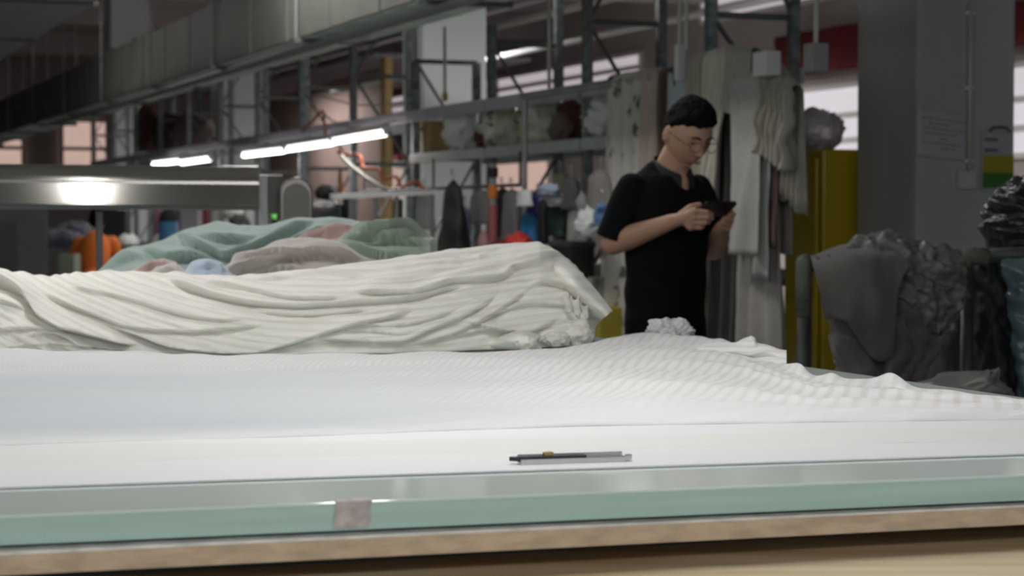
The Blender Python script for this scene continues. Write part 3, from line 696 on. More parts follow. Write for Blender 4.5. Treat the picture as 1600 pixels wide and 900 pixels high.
# phone
pn = (Vector((0, 0, 1)) * .80 - Fw * .60).normalized(); py_ = Lf.cross(pn).normalized(); pcen = BL(-.030, .270, 1.291)
PH = thing('smartphone', 'dark smartphone held in both hands by the standing man', 'phone', pcen - pn * .004)
ph = MB(); ol = []
for (cx, cy, a0) in ((.064, .026, 0), (-.064, .026, 90), (-.064, -.026, 180), (.064, -.026, 270)):
    for k in range(5): t = math.radians(a0 + k * 22.5); ol.append(pcen + Lf * (cx + .010 * math.cos(t)) + py_ * (cy + .010 * math.sin(t)))
ph.prism([p - pn * .006 for p in ol], pn * .011).build('case', mat('black phone case', (.01, .01, .012), .35), PH, bevel=.002)
MB().box(pcen + pn * .0055, (.135, .062, .001), (Lf, py_, pn)).build('screen', mat('dark phone screen', (.02, .03, .04), .1, emit=(.5, .6, .7), estr=.05), PH)

# ------------------------------------------------------------------ storage rack along the pillars
RU0, RU1 = 4.2, 4.634
RV = [8.3 + 1.453 * k for k in range(0, 17)]
rack = thing('storage_rack', 'long tall steel storage rack with perforated uprights along the white pillars', 'rack', UV(RU0, 14, 0))
M_post = mat('perforated grey green steel upright', (.30, .33, .33), .5, .5, var=.5, vscale=26)
M_brace = mat('dark steel brace', (.13, .14, .14), .5, .4)
M_beam = mat('lilac grey enamelled beam', (.52, .50, .56), .5, .1, var=.12)
M_shelf = mat('grey steel shelf', (.50, .54, .53), .5, .2, var=.15)
tops = {2: 2.41, 3: 2.30}
for k, v in enumerate(RV):
    if k > 12: break
    zt_ = 3.3; zf_ = tops.get(k, 3.3)
    for u, zz in ((RU0, zf_), (RU1, zt_ if k != 3 else 2.3)):
        mb = MB(); w_ = .03; dv = .045
        mb.box(UV(u, v, zz / 2), (.045, .008, zz)).box(UV(u - .0225, v + dv / 2, zz / 2), (.004, dv, zz)).box(UV(u + .0225, v + dv / 2, zz / 2), (.004, dv, zz)).box(UV(u, v, .01), (.08, .1, .02))
        if k < 5:
            for q in range(int(zz / .1)): mb.box(UV(u, v - .005, .08 + q * .1), (.016, .004, .03))
        mb.build('upright', M_post, rack)
    zc = 2.30 if k > 0 else 2.2
    for (z0, z1) in ((.25, .95), (.95, 1.65), (1.65, zc), (zc, 3.0)):
        if k in (2, 3) and z1 > 2.4: continue
        p, q = (UV(RU0, v + .02, z0), UV(RU1, v + .02, z1)) if int(z0 * 10) % 2 else (UV(RU1, v + .02, z0), UV(RU0, v + .02, z1))
        MB().bar(p, q, .03, .012).build('brace', M_brace, rack)
        MB().bar(UV(RU0, v + .02, z1), UV(RU1, v + .02, z1), .012, .03).build('brace', M_brace, rack)
for (z, h, mm, k1) in ((1.930, .075, M_beam, 13), (1.642, .055, M_shelf, 3), (.98, .05, M_shelf, 3), (.35, .05, M_shelf, 3)):
    for k in range(min(k1, 12)):
        v0, v1 = RV[k], RV[k + 1]
        if z == 1.930 and k == 0: pass
        for u in (RU0 - .04, RU1 + .04):
            MB().box(UV(u, (v0 + v1) / 2, z), (.035, v1 - v0 - .03, h)).build('beam', mm, rack, bevel=.003)
        if z < 1.9: MB().box(UV((RU0 + RU1) / 2, (v0 + v1) / 2, z + h / 2 + .004), (RU1 - RU0 + .10, v1 - v0 - .07, .012)).build('shelf_panel', M_shelf, rack)

# ------------------------------------------------------------------ things on the rack shelves
def v_of(px, u):
    k = (px - 800) / F; return u * (B.x - B.y * k) / (B.y + A.y * k)
def blob(name, label, cat, px, u, z, r, m, seed=0, sc=2.5, am=.3, n=30, group=None):
    v = v_of(px, u); mb = MB(); c = UV(u, v, z + r[2] * .92)
    mb.ell(c, r, n, n * 2 // 3, crum(sc, am, seed), (B, A, Vector((0, 0, 1))))
    mb.v = [Vector((p.x, p.y, max(p.z, z + .001))) for p in mb.v]
    return mb.build(name, m, None, True, label=label, cat=cat, group=group)
def crate(name, label, cat, px, u, z, sz, m, rot=0, lid=None):
    v = v_of(px, u); c = UV(u, v, z)
    X = (B * math.cos(rot) + A * math.sin(rot)); Y = (A * math.cos(rot) - B * math.sin(rot))
    if lid is None:
        return MB().box(c + Vector((0, 0, sz[2] / 2)), sz, (X, Y, Vector((0, 0, 1)))).build(name, m, None, label=label, cat=cat, bevel=.008)
    e = thing(name, label, cat, c)
    MB().box(c + Vector((0, 0, sz[2] * .46)), (sz[0], sz[1], sz[2] * .92), (X, Y, Vector((0, 0, 1)))).build('body', m, e, bevel=.008)
    MB().box(c + Vector((0, 0, sz[2] * .93)), (sz[0] * 1.06, sz[1] * 1.04, sz[2] * .14), (X, Y, Vector((0, 0, 1)))).build('lid', lid, e, bevel=.008)
    return e
ZS1 = 1.682
M_card = mat('brown cardboard', (.42, .29, .12), .85, var=.2, vscale=8); M_wbag = mat('white plastic sack', (.74, .77, .76), .4, bump=.5, bscale=20)
M_cbag = mat('translucent bag of scraps', (.68, .68, .62), .3, col2=(.44, .46, .32), vscale=14, bump=.5, bscale=20); M_olive = mat('olive green tin', (.22, .22, .05), .5)
M_ylw = mat('yellow plastic', (.62, .47, .12), .5); M_mar = mat('maroon cloth', (.11, .04, .035), .85, bump=.3); M_gry = mat('grey cloth', (.30, .30, .30), .9, bump=.4, bscale=20)
M_dk = mat('dark cloth', (.035, .033, .035), .9, bump=.3); M_blue2 = mat('blue plastic', (.02, .22, .50), .5, var=.3, vscale=12); M_red = mat('red cloth', (.50, .04, .03), .8, bump=.3)
M_pur = mat('violet cloth', (.06, .03, .28), .8, var=.4, vscale=16, bump=.4, bscale=30); M_grn = mat('dark green cloth', (.03, .06, .05), .85)
crate('cardboard_box', 'brown cardboard box on the upper rack shelf beside the white pillar', 'box', 690, 4.40, ZS1, (.30, .26, .22), M_card, .1)
crate('storage_tin', 'olive green tin with dark lid next to the brown cardboard box', 'tin', 668, 4.30, ZS1, (.10, .10, .18), M_olive, 0, M_dk)
blob('plastic_sack', 'white plastic sack standing tall on the upper shelf', 'bag', 722, 4.26, ZS1, (.11, .12, .14), M_wbag, 1, 3, .5)
blob('maroon_cloth', 'maroon and brown cloth stuffed between the white sacks', 'cloth', 757, 4.26, ZS1, (.06, .09, .08), M_mar, 2)
blob('scrap_bag', 'pale bag of fabric scraps right of the maroon cloth on the upper shelf', 'bag', 790, 4.30, ZS1, (.15, .17, .125), M_cbag, 3, 3.5, .4)
crate('yellow_carton', 'small yellow carton between the bags of scraps', 'box', 826, 4.26, ZS1, (.07, .10, .13), M_ylw, .2)
blob('scrap_bag', 'grey translucent bag of scraps right of the yellow carton', 'bag', 852, 4.30, ZS1, (.14, .15, .13), M_cbag, 5, 3.5, .45)
blob('maroon_cloth', 'dark maroon cloth roll behind the perforated upright at the shelf', 'cloth', 896, 4.38, ZS1, (.10, .10, .12), M_mar, 6)
blob('plastic_sack', 'white plastic sack just left of the floral hanging fabric', 'bag', 945, 4.30, ZS1, (.12, .14, .11), M_wbag, 7, 3, .4)
blob('brown_cloth', 'brown cloth bundle hanging low between shelf ends', 'cloth', 876, 4.25, ZS1 - .0, (.06, .08, .08), mat('brown cloth', (.16, .12, .09), .9, bump=.3), 9)
# middle shelf (z ~1.0) and hanging things
ZS2 = 1.013
def hang(name, label, cat, px, u, z0, z1, wd, m, seed=0, dep=.07, fold=4, fa=.02, hook=True, group=None, taper=.75):
    """a garment or bag hanging: soft folded closed body narrowing to the top, with a hanger hook"""
    v = v_of(px, u); rg = []; N = 40
    for i in range(14):
        t = i / 13; z = z0 + (z1 - z0) * t; s_ = (1 - (1 - taper) * t) * (1 if t < .85 else max(.15, 1 - ((t - .85) / .15) ** 2 * .85))
        row = []
        for j in range(N):
            a_ = 2 * math.pi * j / N; rr = 1 + fa * 6 * math.sin(a_ * fold + seed + 2 * nz(t * 2, seed)) * (1 - t * .6) + .15 * nz(math.cos(a_) + seed, math.sin(a_), t * 3)
            row.append(UV(u + dep / 2 * math.sin(a_) * rr * s_, v + wd / 2 * math.cos(a_) * s_ * rr + .02 * nz(t * 3, seed), z))
        rg.append(row)
    if not hook: return MB().rings(rg).build(name, m, None, True, label=label, cat=cat, group=group)
    e = thing(name, label, cat, UV(u, v, z0), group); MB().rings(rg).build('cloth', m, e, True)
    hk = [UV(u, v, z1 - .01), UV(u, v, z1 + .04)] + [UV(u, v + .02 - .02 * math.cos(t), z1 + .04 + .022 * math.sin(t)) for t in np.linspace(0, 3.6, 8)]
    MB().tube(hk, .003, 6).build('hook', M_steel, e); return e
# hanging rail under the upper shelf
rail = thing('garment_rail', 'thin dark rail under the upper shelf carrying bags and cloths', 'rail', UV(4.05, 11.5, 1.40))
MB().tube([UV(4.06, 10.4, 1.44), UV(4.06, 13.4, 1.44)], .011, 10).build('pole', M_dsteel, rail)
for v in (10.4, 11.9, 13.4): MB().bar(UV(4.06, v, 1.44), UV(4.06, v, 1.63), .012, .012).build('bracket', M_dsteel, rail)
hang('black_jacket', 'black jacket hanging at the right of the sage heap', 'jacket', 708, 3.75, 1.02, 1.47, .42, M_black, 1, .16, 3, .02, taper=.42)
hang('violet_cloth', 'violet cloth with dark folds hanging from the rail above the blue bag', 'cloth', 843, 4.0, 1.28, 1.38, .24, M_pur, 3, .12, 3, .03)
hang('blue_bag', 'bright blue plastic bag hanging below the violet cloth', 'bag', 830, 3.98, 1.06, 1.30, .20, M_blue2, 2, .12, 3, .02)
hang('dark_green_cloth', 'dark green cloth hanging just right of the blue bag', 'cloth', 872, 4.02, 1.16, 1.33, .22, M_grn, 5, .1)
blob('white_cloth', 'white cloth bundle lying over the dark green cloth', 'cloth', 868, 3.98, 1.315, (.06, .14, .035), M_wbag, 4)
hang('black_cloth', 'narrow black cloth strip in front of the blue bag', 'cloth', 848, 3.90, 1.12, 1.36, .09, M_black, 6, .05)
hang('grey_shirt', 'pale grey shirt hanging left of the standing man', 'shirt', 905, 4.0, .98, 1.40, .22, mat('pale grey cloth with dark marks', (.36, .36, .35), .9, col2=(.20, .20, .20), vscale=9, bump=.3), 7, .12)
hang('dark_shirt', 'dark grey shirt hanging high beside the perforated upright', 'shirt', 893, 3.97, 1.30, 1.47, .16, mat('dark grey cloth', (.08, .08, .085), .9), 8, .1)
hang('taupe_shirt', 'taupe shirt hanging between the pale grey shirt and the floral fabric', 'shirt', 938, 4.0, 1.20, 1.50, .24, mat('taupe cloth', (.24, .22, .20), .9, bump=.3), 9, .12)
hang('grey_cloth', 'grey cloth hanging behind the pole with orange bands', 'cloth', 752, 4.02, 1.22, 1.42, .34, mat('greyish brown cloth', (.24, .23, .22), .9, bump=.3), 10, .1)
hang('grey_cloth', 'sloping mid-grey cloth between banded pole and violet cloth', 'cloth', 800, 4.03, 1.12, 1.42, .22, mat('mid grey cloth', (.20, .20, .205), .9, bump=.3), 12, .1)
hang('lilac_cloth', 'small lilac patterned cloth beside the black jacket', 'cloth', 728, 3.9, 1.10, 1.32, .10, mat('lilac patterned cloth', (.30, .28, .42), .9, col2=(.14, .13, .20), vscale=30), 13, .06)
hang('blue_cloth', 'small blue cloth hanging beside the sleeve of the standing man', 'cloth', 941, 3.75, 1.22, 1.33, .09, mat('light blue cloth', (.10, .22, .42), .8, var=.4, vscale=20), 14, .08)
blob('grey_bundle', 'grey white cloth bundle slumped on the middle shelf', 'cloth', 872, 4.12, 1.01, (.12, .2, .10), mat('grey white cloth', (.38, .38, .38), .9, bump=.4, bscale=20), 15)
blob('red_cloth', 'crumpled red cloth on the middle shelf near the banded pole', 'cloth', 800, 4.0, 1.03, (.10, .17, .055), M_red, 16, 4, .4)
blob('red_bottle', 'small pinkish bottle beside the black jacket', 'bottle', 755, 3.9, 1.03, (.035, .04, .08), mat('pale pink plastic', (.55, .30, .28), .5), 17, 1, .1)
crate('black_bin', 'square black bin between the cream heap and the standing man', 'bin', 894, 3.9, .90, (.16, .17, .24), M_black, .3, M_dk)
crate('stacked_carton', 'pale printed carton below the black bin', 'box', 925, 4.05, .66, (.2, .42, .3), mat('printed pale carton', (.34, .34, .33), .8, col2=(.12, .12, .12), vscale=14))
crate('yellow_tub', 'dull yellow tub low on the rack beside the standing man', 'tub', 952, 4.0, .56, (.2, .22, .26), mat('dull yellow plastic', (.35, .28, .03), .6))
hang('grey_towel', 'light grey towel hanging behind the white stand, left of the black jacket', 'towel', 664, 4.0, 1.18, 1.44, .30, mat('light grey towel', (.42, .43, .43), .9, bump=.4, bscale=30), 21, .08)
hang('white_shirt', 'small white shirt hanging left above the violet cloth', 'shirt', 820, 3.9, 1.32, 1.41, .16, M_wbag, 22, .08)
blob('pale_blue_hat', 'pale blue hat lying on the violet cloth', 'hat', 858, 3.92, 1.37, (.05, .10, .035), mat('pale blue cap cloth', (.42, .48, .62), .8), 23)
hang('olive_shirt', 'dull olive shirt hanging between the violet cloth and the dark grey shirt', 'shirt', 876, 4.05, 1.34, 1.50, .16, mat('olive shirt cloth', (.15, .14, .09), .9), 24, .08)
blob('white_bundle', 'white ribbed cloth bundle beside the square black bin', 'cloth', 918, 3.86, 1.16, (.05, .10, .07), M_wbag, 25, 4, .4)
blob('red_bag', 'bright red bag beside the foot of the blue plastic bag', 'bag', 812, 3.88, 1.04, (.06, .10, .07), mat('bright red plastic', (.75, .05, .03), .5, bump=.4), 26, 4, .4)
hang('dark_coat', 'very dark brown coat hanging behind the sloping grey cloth', 'coat', 785, 4.10, 1.15, 1.43, .34, mat('dark brown coat cloth', (.05, .04, .04), .9), 27, .08)
# pole with coloured bands standing in front of rack
bp_v = v_of(770, 3.95); bp_ = thing('banded_pole', 'grey pole with orange and pink bands standing before the rack', 'pole', UV(3.95, bp_v, 0))
MB().tube([UV(3.95, bp_v, 0), UV(3.95, bp_v, 1.56)], .022, 12).build('shaft', mat('grey pole', (.3, .31, .3), .6), bp_)
MB().tube([UV(3.95, bp_v, 1.37), UV(3.95, bp_v, 1.44)], .028, 12).build('band', mat('orange tape', (.75, .22, .03), .6), bp_)
MB().tube([UV(3.95, bp_v, 1.12), UV(3.95, bp_v, 1.33)], .027, 12).build('band', mat('faded red tape', (.42, .14, .13), .6), bp_)
MB().tube([UV(3.95, bp_v, 1.485), UV(3.95, bp_v, 1.54)], .032, 12).build('clamp', M_black, bp_)
MB().box(UV(3.95, bp_v, .015), (.25, .25, .03)).build('foot', M_dsteel, bp_)
hl_ = UV(3.9, 11, 0)

# ------------------------------------------------------------------ fabrics draped over the rack's end beam
def drape(name, label, px0, px1, yt0, yt1, yb0, yb1, u, m, fold=4, fa=.012, seed=0, n=60, cat='fabric', dep=.06, back=.5, b0=None, b1=None):
    v0, v1 = v_of(px0, u), v_of(px1, u); mb = MB(); rows = []; K_ = 40
    for i in range(n):
        t = i / (n - 1); px = px0 + (px1 - px0) * t; v = v_of(px, u)
        pb = (px0 if b0 is None else b0) + ((px1 if b1 is None else b1) - (px0 if b0 is None else b0)) * t; vt = v; vb = v_of(pb, u)
        zt_ = PU(px, yt0 + (yt1 - yt0) * t, u).z + .004 * nz(t * 6, seed); zb_ = PU(pb, yb0 + (yb1 - yb0) * t, u).z
        row = []
        for j in range(K_):
            q = j / (K_ - 1)
            if q < .7:
                s_ = q / .7; v = vb + (vt - vb) * (1 - (1 - s_) ** 1.2); z = zb_ + (zt_ - dep / 2 - zb_) * s_; off = -dep / 2
                wv = fa * (1 + .9 * (1 - s_)) * math.sin(2 * math.pi * fold * t + seed + 1.5 * nz(s_ * 1.5, t * 2, seed)) + fa * 1.1 * nz(t * 5, s_ * 4, seed + 3)
                row.append(UV(u + off + wv, v, z))
            elif q < .8:
                v = vt; an = math.pi * (q - .7) / .1; row.append(UV(u - dep / 2 * math.cos(an), v, zt_ - dep / 2 + dep / 2 * math.sin(an)))
            else:
                s_ = (q - .8) / .2; row.append(UV(u + dep / 2 + fa * math.sin(2 * math.pi * fold * t + seed + 2) * s_, v, (zt_ - dep / 2) - s_ * back))
        rows.append(row)
    mb.grid(rows); o = mb.build(name, m, None, True, label=label, cat=cat, solid=.004); return o
def cm(n, r, g, b_, k=1.0, **q): return mat(n, (r * k, g * k, b_ * k), .9, var=.12, vscale=8, bump=.2, bscale=30, sheen=.2, **q)
M_flor = mat('grey floral print', (.50, .49, .45), .9)
nt = M_flor.node_tree; vo = nt.nodes.new('ShaderNodeTexVoronoi'); vo.inputs['Scale'].default_value = 9; tc = nt.nodes.new('ShaderNodeTexCoord'); nt.links.new(tc.outputs['Object'], vo.inputs['Vector'])
n2 = nt.nodes.new('ShaderNodeTexNoise'); n2.inputs['Scale'].default_value = 38; nt.links.new(tc.outputs['Object'], n2.inputs['Vector'])
ad = nt.nodes.new('ShaderNodeMath'); ad.operation = 'MULTIPLY_ADD'; ad.inputs[1].default_value = .55; nt.links.new(n2.outputs['Fac'], ad.inputs[0]); nt.links.new(vo.outputs['Distance'], ad.inputs[2])
rr_ = nt.nodes.new('ShaderNodeValToRGB'); nt.links.new(ad.outputs[0], rr_.inputs[0]); rr_.color_ramp.elements[0].position = .50; rr_.color_ramp.elements[1].position = .60
rr_.color_ramp.elements[0].color = (.10, .10, .10, 1); rr_.color_ramp.elements[1].color = (.50, .49, .45, 1); nt.links.new(rr_.outputs[0], nt.nodes['Principled BSDF'].inputs['Base Color'])
drape('floral_fabric', 'grey fabric with a darker floral print hanging left of the man', 956, 1014, 118, 108, 545, 560, 4.06, M_flor, 3, .010, 1, b0=938)
drape('tan_fabric', 'plain tan fabric strip between the floral and the dark brown fabric', 1006, 1040, 108, 106, 470, 480, 4.05, cm('tan fabric', .46, .37, .32), 2, .012, 2, b0=1000, b1=1032)
drape('dark_brown_fabric', 'dark brown fabric strip hanging directly behind the hair of the man', 1036, 1060, 107, 104, 480, 480, 4.03, cm('dark brown fabric', .06, .03, .02), 1, .01, 3, b0=1028)
drape('pale_blue_fabric', 'pale blue grey fabric hanging above the man, right of the dark brown', 1056, 1098, 104, 82, 420, 420, 4.04, cm('blue grey fabric', .40, .48, .51), 2, .012, 4, b0=1046)
drape('khaki_fabric', 'khaki fabric with loose folds between pale blue and ivory pieces', 1088, 1128, 86, 74, 520, 540, 4.02, cm('khaki fabric', .42, .39, .31), 4, .022, 5, b0=1078, b1=1112)
drape('ivory_fabric', 'long ivory strip tapering down to the right shoulder of the man', 1112, 1148, 78, 71, 460, 440, 4.00, cm('ivory fabric', .60, .57, .48), 3, .016, 6, b0=1096, b1=1113)
drape('olive_grey_fabric', 'short olive grey piece ending above the blackish fabric', 1140, 1180, 70, 74, 176, 180, 3.97, cm('olive grey fabric', .38, .36, .30), 1, .008, 7, b0=1134, b1=1176)
drape('blackish_fabric', 'long blackish brown fabric hanging right beside the phone and elbow', 1130, 1172, 110, 110, 545, 565, 4.035, cm('blackish fabric', .022, .017, .014), 3, .008, 8, b0=1108, b1=1166)
drape('grey_fabric', 'smooth grey panel with a straight hem hanging right of the man', 1152, 1197, 112, 112, 397, 399, 3.96, cm('grey fabric', .42, .41, .39), 1, .006, 9, b0=1147, b1=1192)
drape('light_grey_fabric', 'light grey panel partly covered by the straight hemmed grey panel', 1188, 1216, 112, 114, 432, 440, 3.99, cm('light grey fabric', .38, .38, .37), 1, .008, 10, b1=1212)
drape('greige_hanging', 'wide greige cloth reaching lowest, next to the yellow cabinet', 1166, 1226, 200, 200, 592, 596, 4.05, cm('greige fabric', .38, .36, .34), 3, .012, 11, b1=1240)
drape('rust_brown_fabric', 'narrow reddish brown strip beside the upper yellow cabinet', 1208, 1224, 112, 118, 385, 386, 4.01, cm('reddish brown fabric', .14, .08, .075), 1, .006, 12)
drape('crumpled_khaki_fabric', 'crumpled khaki lace bunch at the right end of the hanging fabrics', 1200, 1244, 82, 132, 236, 268, 3.98, cm('lace khaki fabric', .36, .34, .28, ), 6, .026, 13)
# end rail carrying the drapes and the floor stand of it
er = thing('drape_rail', 'grey rail and stand that carries the hanging fabrics', 'rail', UV(4.05, 8.6, 0))
MB().tube([UV(4.04, 7.56, 1.925), UV(4.04, 10.3, 1.925)], .02, 12).build('pole', M_steel, er)
for v in (7.58, 10.28):
    MB().tube([UV(4.04, v, 0), UV(4.04, v, 1.925)], .016, 12).build('stand_post', M_steel, er); MB().box(UV(4.04, v, .02), (.4, .06, .04)).build('stand_foot', M_steel, er)
pwb = PU(1198, 100, 3.90)
u_, v_, z_ = uvz(pwb)
MB().box(UV(3.90, v_, z_), (.07, .12, .10)).build('white_carton', mat('white card', (.62, .63, .62), .7), None, label='small white carton hung over the top of the hanging fabrics', cat='box', bevel=.006)

# ------------------------------------------------------------------ yellow cabinet, bag, banner, pillar notices
M_yel = mat('glossy ochre yellow paint', (.52, .37, .008), .22, coat=.4, bump=.05, bscale=5)
yc = thing('yellow_cabinet', 'glossy ochre yellow metal cabinet squeezed beside the grey pillar', 'cabinet', UV(4.78, 8.09, 0))
MB().box(UV(4.79, 8.095, .79), (.44, .33, 1.56)).build('body', M_yel, yc, bevel=.012)
MB().box(UV(4.555, 8.095, .79), (.018, .29, 1.48)).build('door', M_yel, yc, bevel=.006)
MB().box(UV(4.54, 8.00, .85), (.014, .02, .12)).build('handle', M_steel, yc, bevel=.003)
blob('plastic_bag', 'clear plastic bag with a red tie on top of the yellow cabinet', 'bag', 1276, 4.72, 1.575, (.13, .10, .10), mat('clear lilac tinted plastic', (.62, .58, .66), .25, bump=.8, bscale=18, trans=.3), 21, 3, .25)
blob('red_cloth', 'dark red cloth at the left of the plastic bag on the cabinet', 'cloth', 1242, 4.66, 1.575, (.06, .07, .06), mat('dark red cloth', (.22, .03, .05), .8), 22)
bn = MB(); M_ban = mat('red banner cloth', (.17, .006, .016), .8, col2=(.13, .014, .006), vscale=1.2)
rows = []
for i in range(60):
    v = 14.5 + 7.9 * i / 59; zt_ = min(3.53, 3.2 + .1 * (v - 14.5)); rows.append([UV(12.2 + .03 * math.sin(i * .9) + .02 * math.sin(q * 5), v, z) for q, z in enumerate(np.linspace(3.0, zt_, 8))])
bn.grid(rows, .01); bn.build('red_banner', M_ban, None, True, label='long red banner hanging high on the far right wall', cat='banner')
sp = PV(1433, 0, 7.39); VC = 7.39 - .001
def on_col(px, py, off=0): p = PV(px, py, 7.39 - off); return p
cd = thing('conduit', 'thin pale conduit running down the grey pillar to a switch', 'pipe', on_col(1517, 290, .01))
p0, p1 = on_col(1517, 4, .012), on_col(1517, 270, .012); p1 = Vector((p0.x, p0.y, p1.z)); p0 = Vector((p0.x, p0.y, p0.z))
MB().tube([p0, p1], .011, 12).build('pipe', mat('pale cream conduit', (.46, .45, .40), .5), cd, True)
for q in (.06, .5, .93):
    pp = p0.lerp(p1, q); MB().box(pp + A * .004, (.04, .012, .014)).build('clip', M_white, cd, bevel=.001)
sw = on_col(1510, 281, .014); SWT = thing('wall_switch', 'pale square wall switch on the grey pillar under the conduit', 'switch', sw - Vector((0, 0, .04)))
MB().box(sw, (.086, .028, .078)).build('plate', mat('switch plastic', (.48, .46, .42), .4), SWT, bevel=.004); MB().box(sw - A * .016, (.03, .008, .045)).build('rocker', mat('switch rocker', (.5, .49, .46), .35), SWT, bevel=.002)
pc0 = on_col(1472, 211, .003); M_pap = mat('grey white notice paper', (.40, .40, .41), .7); M_ink = mat('grey ink', (.16, .16, .17), .8)
no = thing('paper_notice', 'printed paper notice taped to the grey pillar', 'notice', pc0 - Vector((0, 0, .11)))
rows = [[pc0 + B * (x * .128) + Vector((0, 0, z * .104 - .012 * x)) - A * (.004 + .012 * max(0, z - .7)) for x in np.linspace(-1, 1, 12)] for z in np.linspace(-1, 1, 12)]
mb = MB(); mb.grid(rows, .0012, A); mb.build('sheet', M_pap, no, True)
ink = MB(); 
for k, (x0, x1) in enumerate(((-.8, .9), (-.55, .3), (-.75, .85), (-.75, .55), (-.1, .1), (-.8, .6), (-.1, .5))):
    z = .62 - k * .2; x = x0
    while x < x1:
        wd = random.uniform(.06, .17); c = pc0 + B * ((x + wd / 2) * .128) + Vector((0, 0, z * .104 - .012 * x)) - A * .0050; ink.box(c, (wd * .115, .0008, .006)); x += wd + .05
ink.build('printed_lines', M_ink, no)
cc = on_col(1558, 249, .006); cb = thing('clipboard_chart', 'clipboard chart with yellow and green blocks on the grey pillar', 'chart', cc - Vector((0, 0, .13)))
ww = .083
def blk(x0, x1, py0, py1, m, nm, o=.0105, t=.001, **k):
    z0 = on_col(1558, py1).z; z1 = on_col(1558, py0).z; return MB().box(UV(0, 0, 0) + Vector(((cc + B * ((x0 + x1) / 2 * ww)).x, (cc + B * ((x0 + x1) / 2 * ww)).y, (z0 + z1) / 2)) - A * (o - .006), ((x1 - x0) * ww, t, z1 - z0)).build(nm, m, cb, **k)
blk(-1, 1, 206, 297, mat('clipboard backing', (.36, .38, .38), .6), 'board', .006, .006)
blk(-.92, 1.0, 243, 270, mat('yellow block', (.34, .30, .012), .6), 'yellow_panel'); blk(-.92, 1.0, 270, 294, mat('green block', (.05, .16, .02), .6), 'green_panel')
blk(-.9, .1, 210, 240, M_pap, 'label_card', .010); blk(.2, .95, 210, 240, M_pap, 'label_card', .010)
blk(-.85, .0, 216, 221, M_ink, 'printed_bar', .0115); blk(-.85, .0, 232, 238, M_ink, 'printed_bar', .0115)
MB().tube([cc + B * x + Vector((0, 0, z)) - A * .02 for x, z in ((-.05, .122), (-.035, .138), (0, .142), (.035, .138), (.05, .122))], .005, 8).build('clip', M_dsteel, cb)

# ------------------------------------------------------------------ trolley with fabrics at the lower right
M_rail = mat('scuffed dark green tube', (.05, .06, .055), .5, var=.4, vscale=15); M_wrap = mat('grey green foam wrap', (.11, .12, .09), .9, bump=.5, bscale=30)
tl = thing('fabric_trolley', 'dark tubular trolley frame beside the grey pillar', 'trolley', P(1380, 700, 6.2) * 1); tl.location.z = 0
YT = 6.0
def TP(px, py, Y=YT): return P(px, py, Y)
a1, a2_ = TP(1256, 412), TP(1512, 402, 6.15); back = Vector((.08, .5, 0))
for p in (a1, a2_, a1 + back, a2_ + back):
    MB().tube([(p.x, p.y, .05), (p.x, p.y, 1.12)], .02, 14).build('post', M_rail, tl, True)
MB().tube([a1 + Vector((0, 0, -.16)), a1 + Vector((0, 0, -.0)), a1 + Vector((0, 0, .005)) + back * .04], .0245, 14).build('foam_wrap', M_wrap, tl, True)
def rr2(p, q): return MB().tube([p, q], .019, 14)
zt2 = a2_.z
q1 = TP(1700, 392, 6.15)
MB().tube([a2_, q1], .024, 14).build('rail', M_rail, tl, True); MB().tube([a2_ + Vector((-.015, 0, -.03)), a2_ + Vector((0, 0, .006)), a2_ + Vector((.06, 0, .0))], .029, 14).build('foam_wrap', M_wrap, tl, True)
rr2(a1 + Vector((0, 0, -.02)), a1 + back + Vector((0, 0, -.02))).build('rail', M_rail, tl, True)
rr2(a1 + back + Vector((0, 0, -.02)), a2_ + back + Vector((0, 0, -.02))).build('rail', M_rail, tl, True)
for z in (.18,):
    for p, q in ((a1, a2_), (a1 + back, a2_ + back), (a1, a1 + back), (a2_, a2_ + back)): rr2((p.x, p.y, z), (q.x, q.y, z)).build('rail', M_rail, tl, True)
pd = (a1 + a2_ + back) / 2
MB().box(((a1.x + a2_.x + back.x) / 2, (a1.y + a2_.y + back.y) / 2, .205), (abs(a2_.x - a1.x) + .05, .56, .02), (Vector((1, 0, 0)), Vector((0, 1, 0)), Vector((0, 0, 1)))).build('deck', M_dsteel, tl)
for p in (a1, a2_, a1 + back, a2_ + back): MB().tube([(p.x - .012, p.y, .045), (p.x + .012, p.y, .045)], .045, 18).build('caster', M_black, tl, True)
# grey cloth mass in and over the trolley
def traced_mass(name, label, outline, Y, dep, m, cat, seed, sc=5, am=.03, creases=()):
    """soft bulging mass: left/right silhouette per height, elliptic cross-section"""
    rg = []; N = 56; ys = [o[0] for o in outline]
    M_ = 60
    for i in range(M_):
        py = ys[0] + (ys[-1] - ys[0]) * i / (M_ - 1); xl = float(np.interp(py, ys, [o[1] for o in outline])); xr = float(np.interp(py, ys, [o[2] for o in outline]))
        c = P((xl + xr) / 2, py, Y); hw = (xr - xl) / 2 * Y / F; cap_ = min(1, (i + .6) / 6) ** .5; row = []
        for j in range(N):
            a_ = 2 * math.pi * j / N; f_ = am * nz(math.cos(a_) * 1.6 + seed, math.sin(a_) * 1.6, py * sc * .01) + am * .5 * nz(math.cos(a_) * 4 + seed, math.sin(a_) * 4, py * sc * .02)
            for (ca, cw, cd_) in creases: f_ -= cd_ * math.exp(-((((a_ - ca - .3 * math.sin(py * .03 + ca)) + math.pi) % (2 * math.pi) - math.pi) / cw) ** 2)
            row.append(Vector((c.x + (hw + f_ * .6) * math.cos(a_), c.y + (dep * cap_ + f_) * math.sin(a_), c.z + f_ * .4)))
        rg.append(row)
    return MB().rings(rg).build(name, m, None, True, label=label, cat=cat)
M_gc = cm('grey cotton', .095, .09, .082)
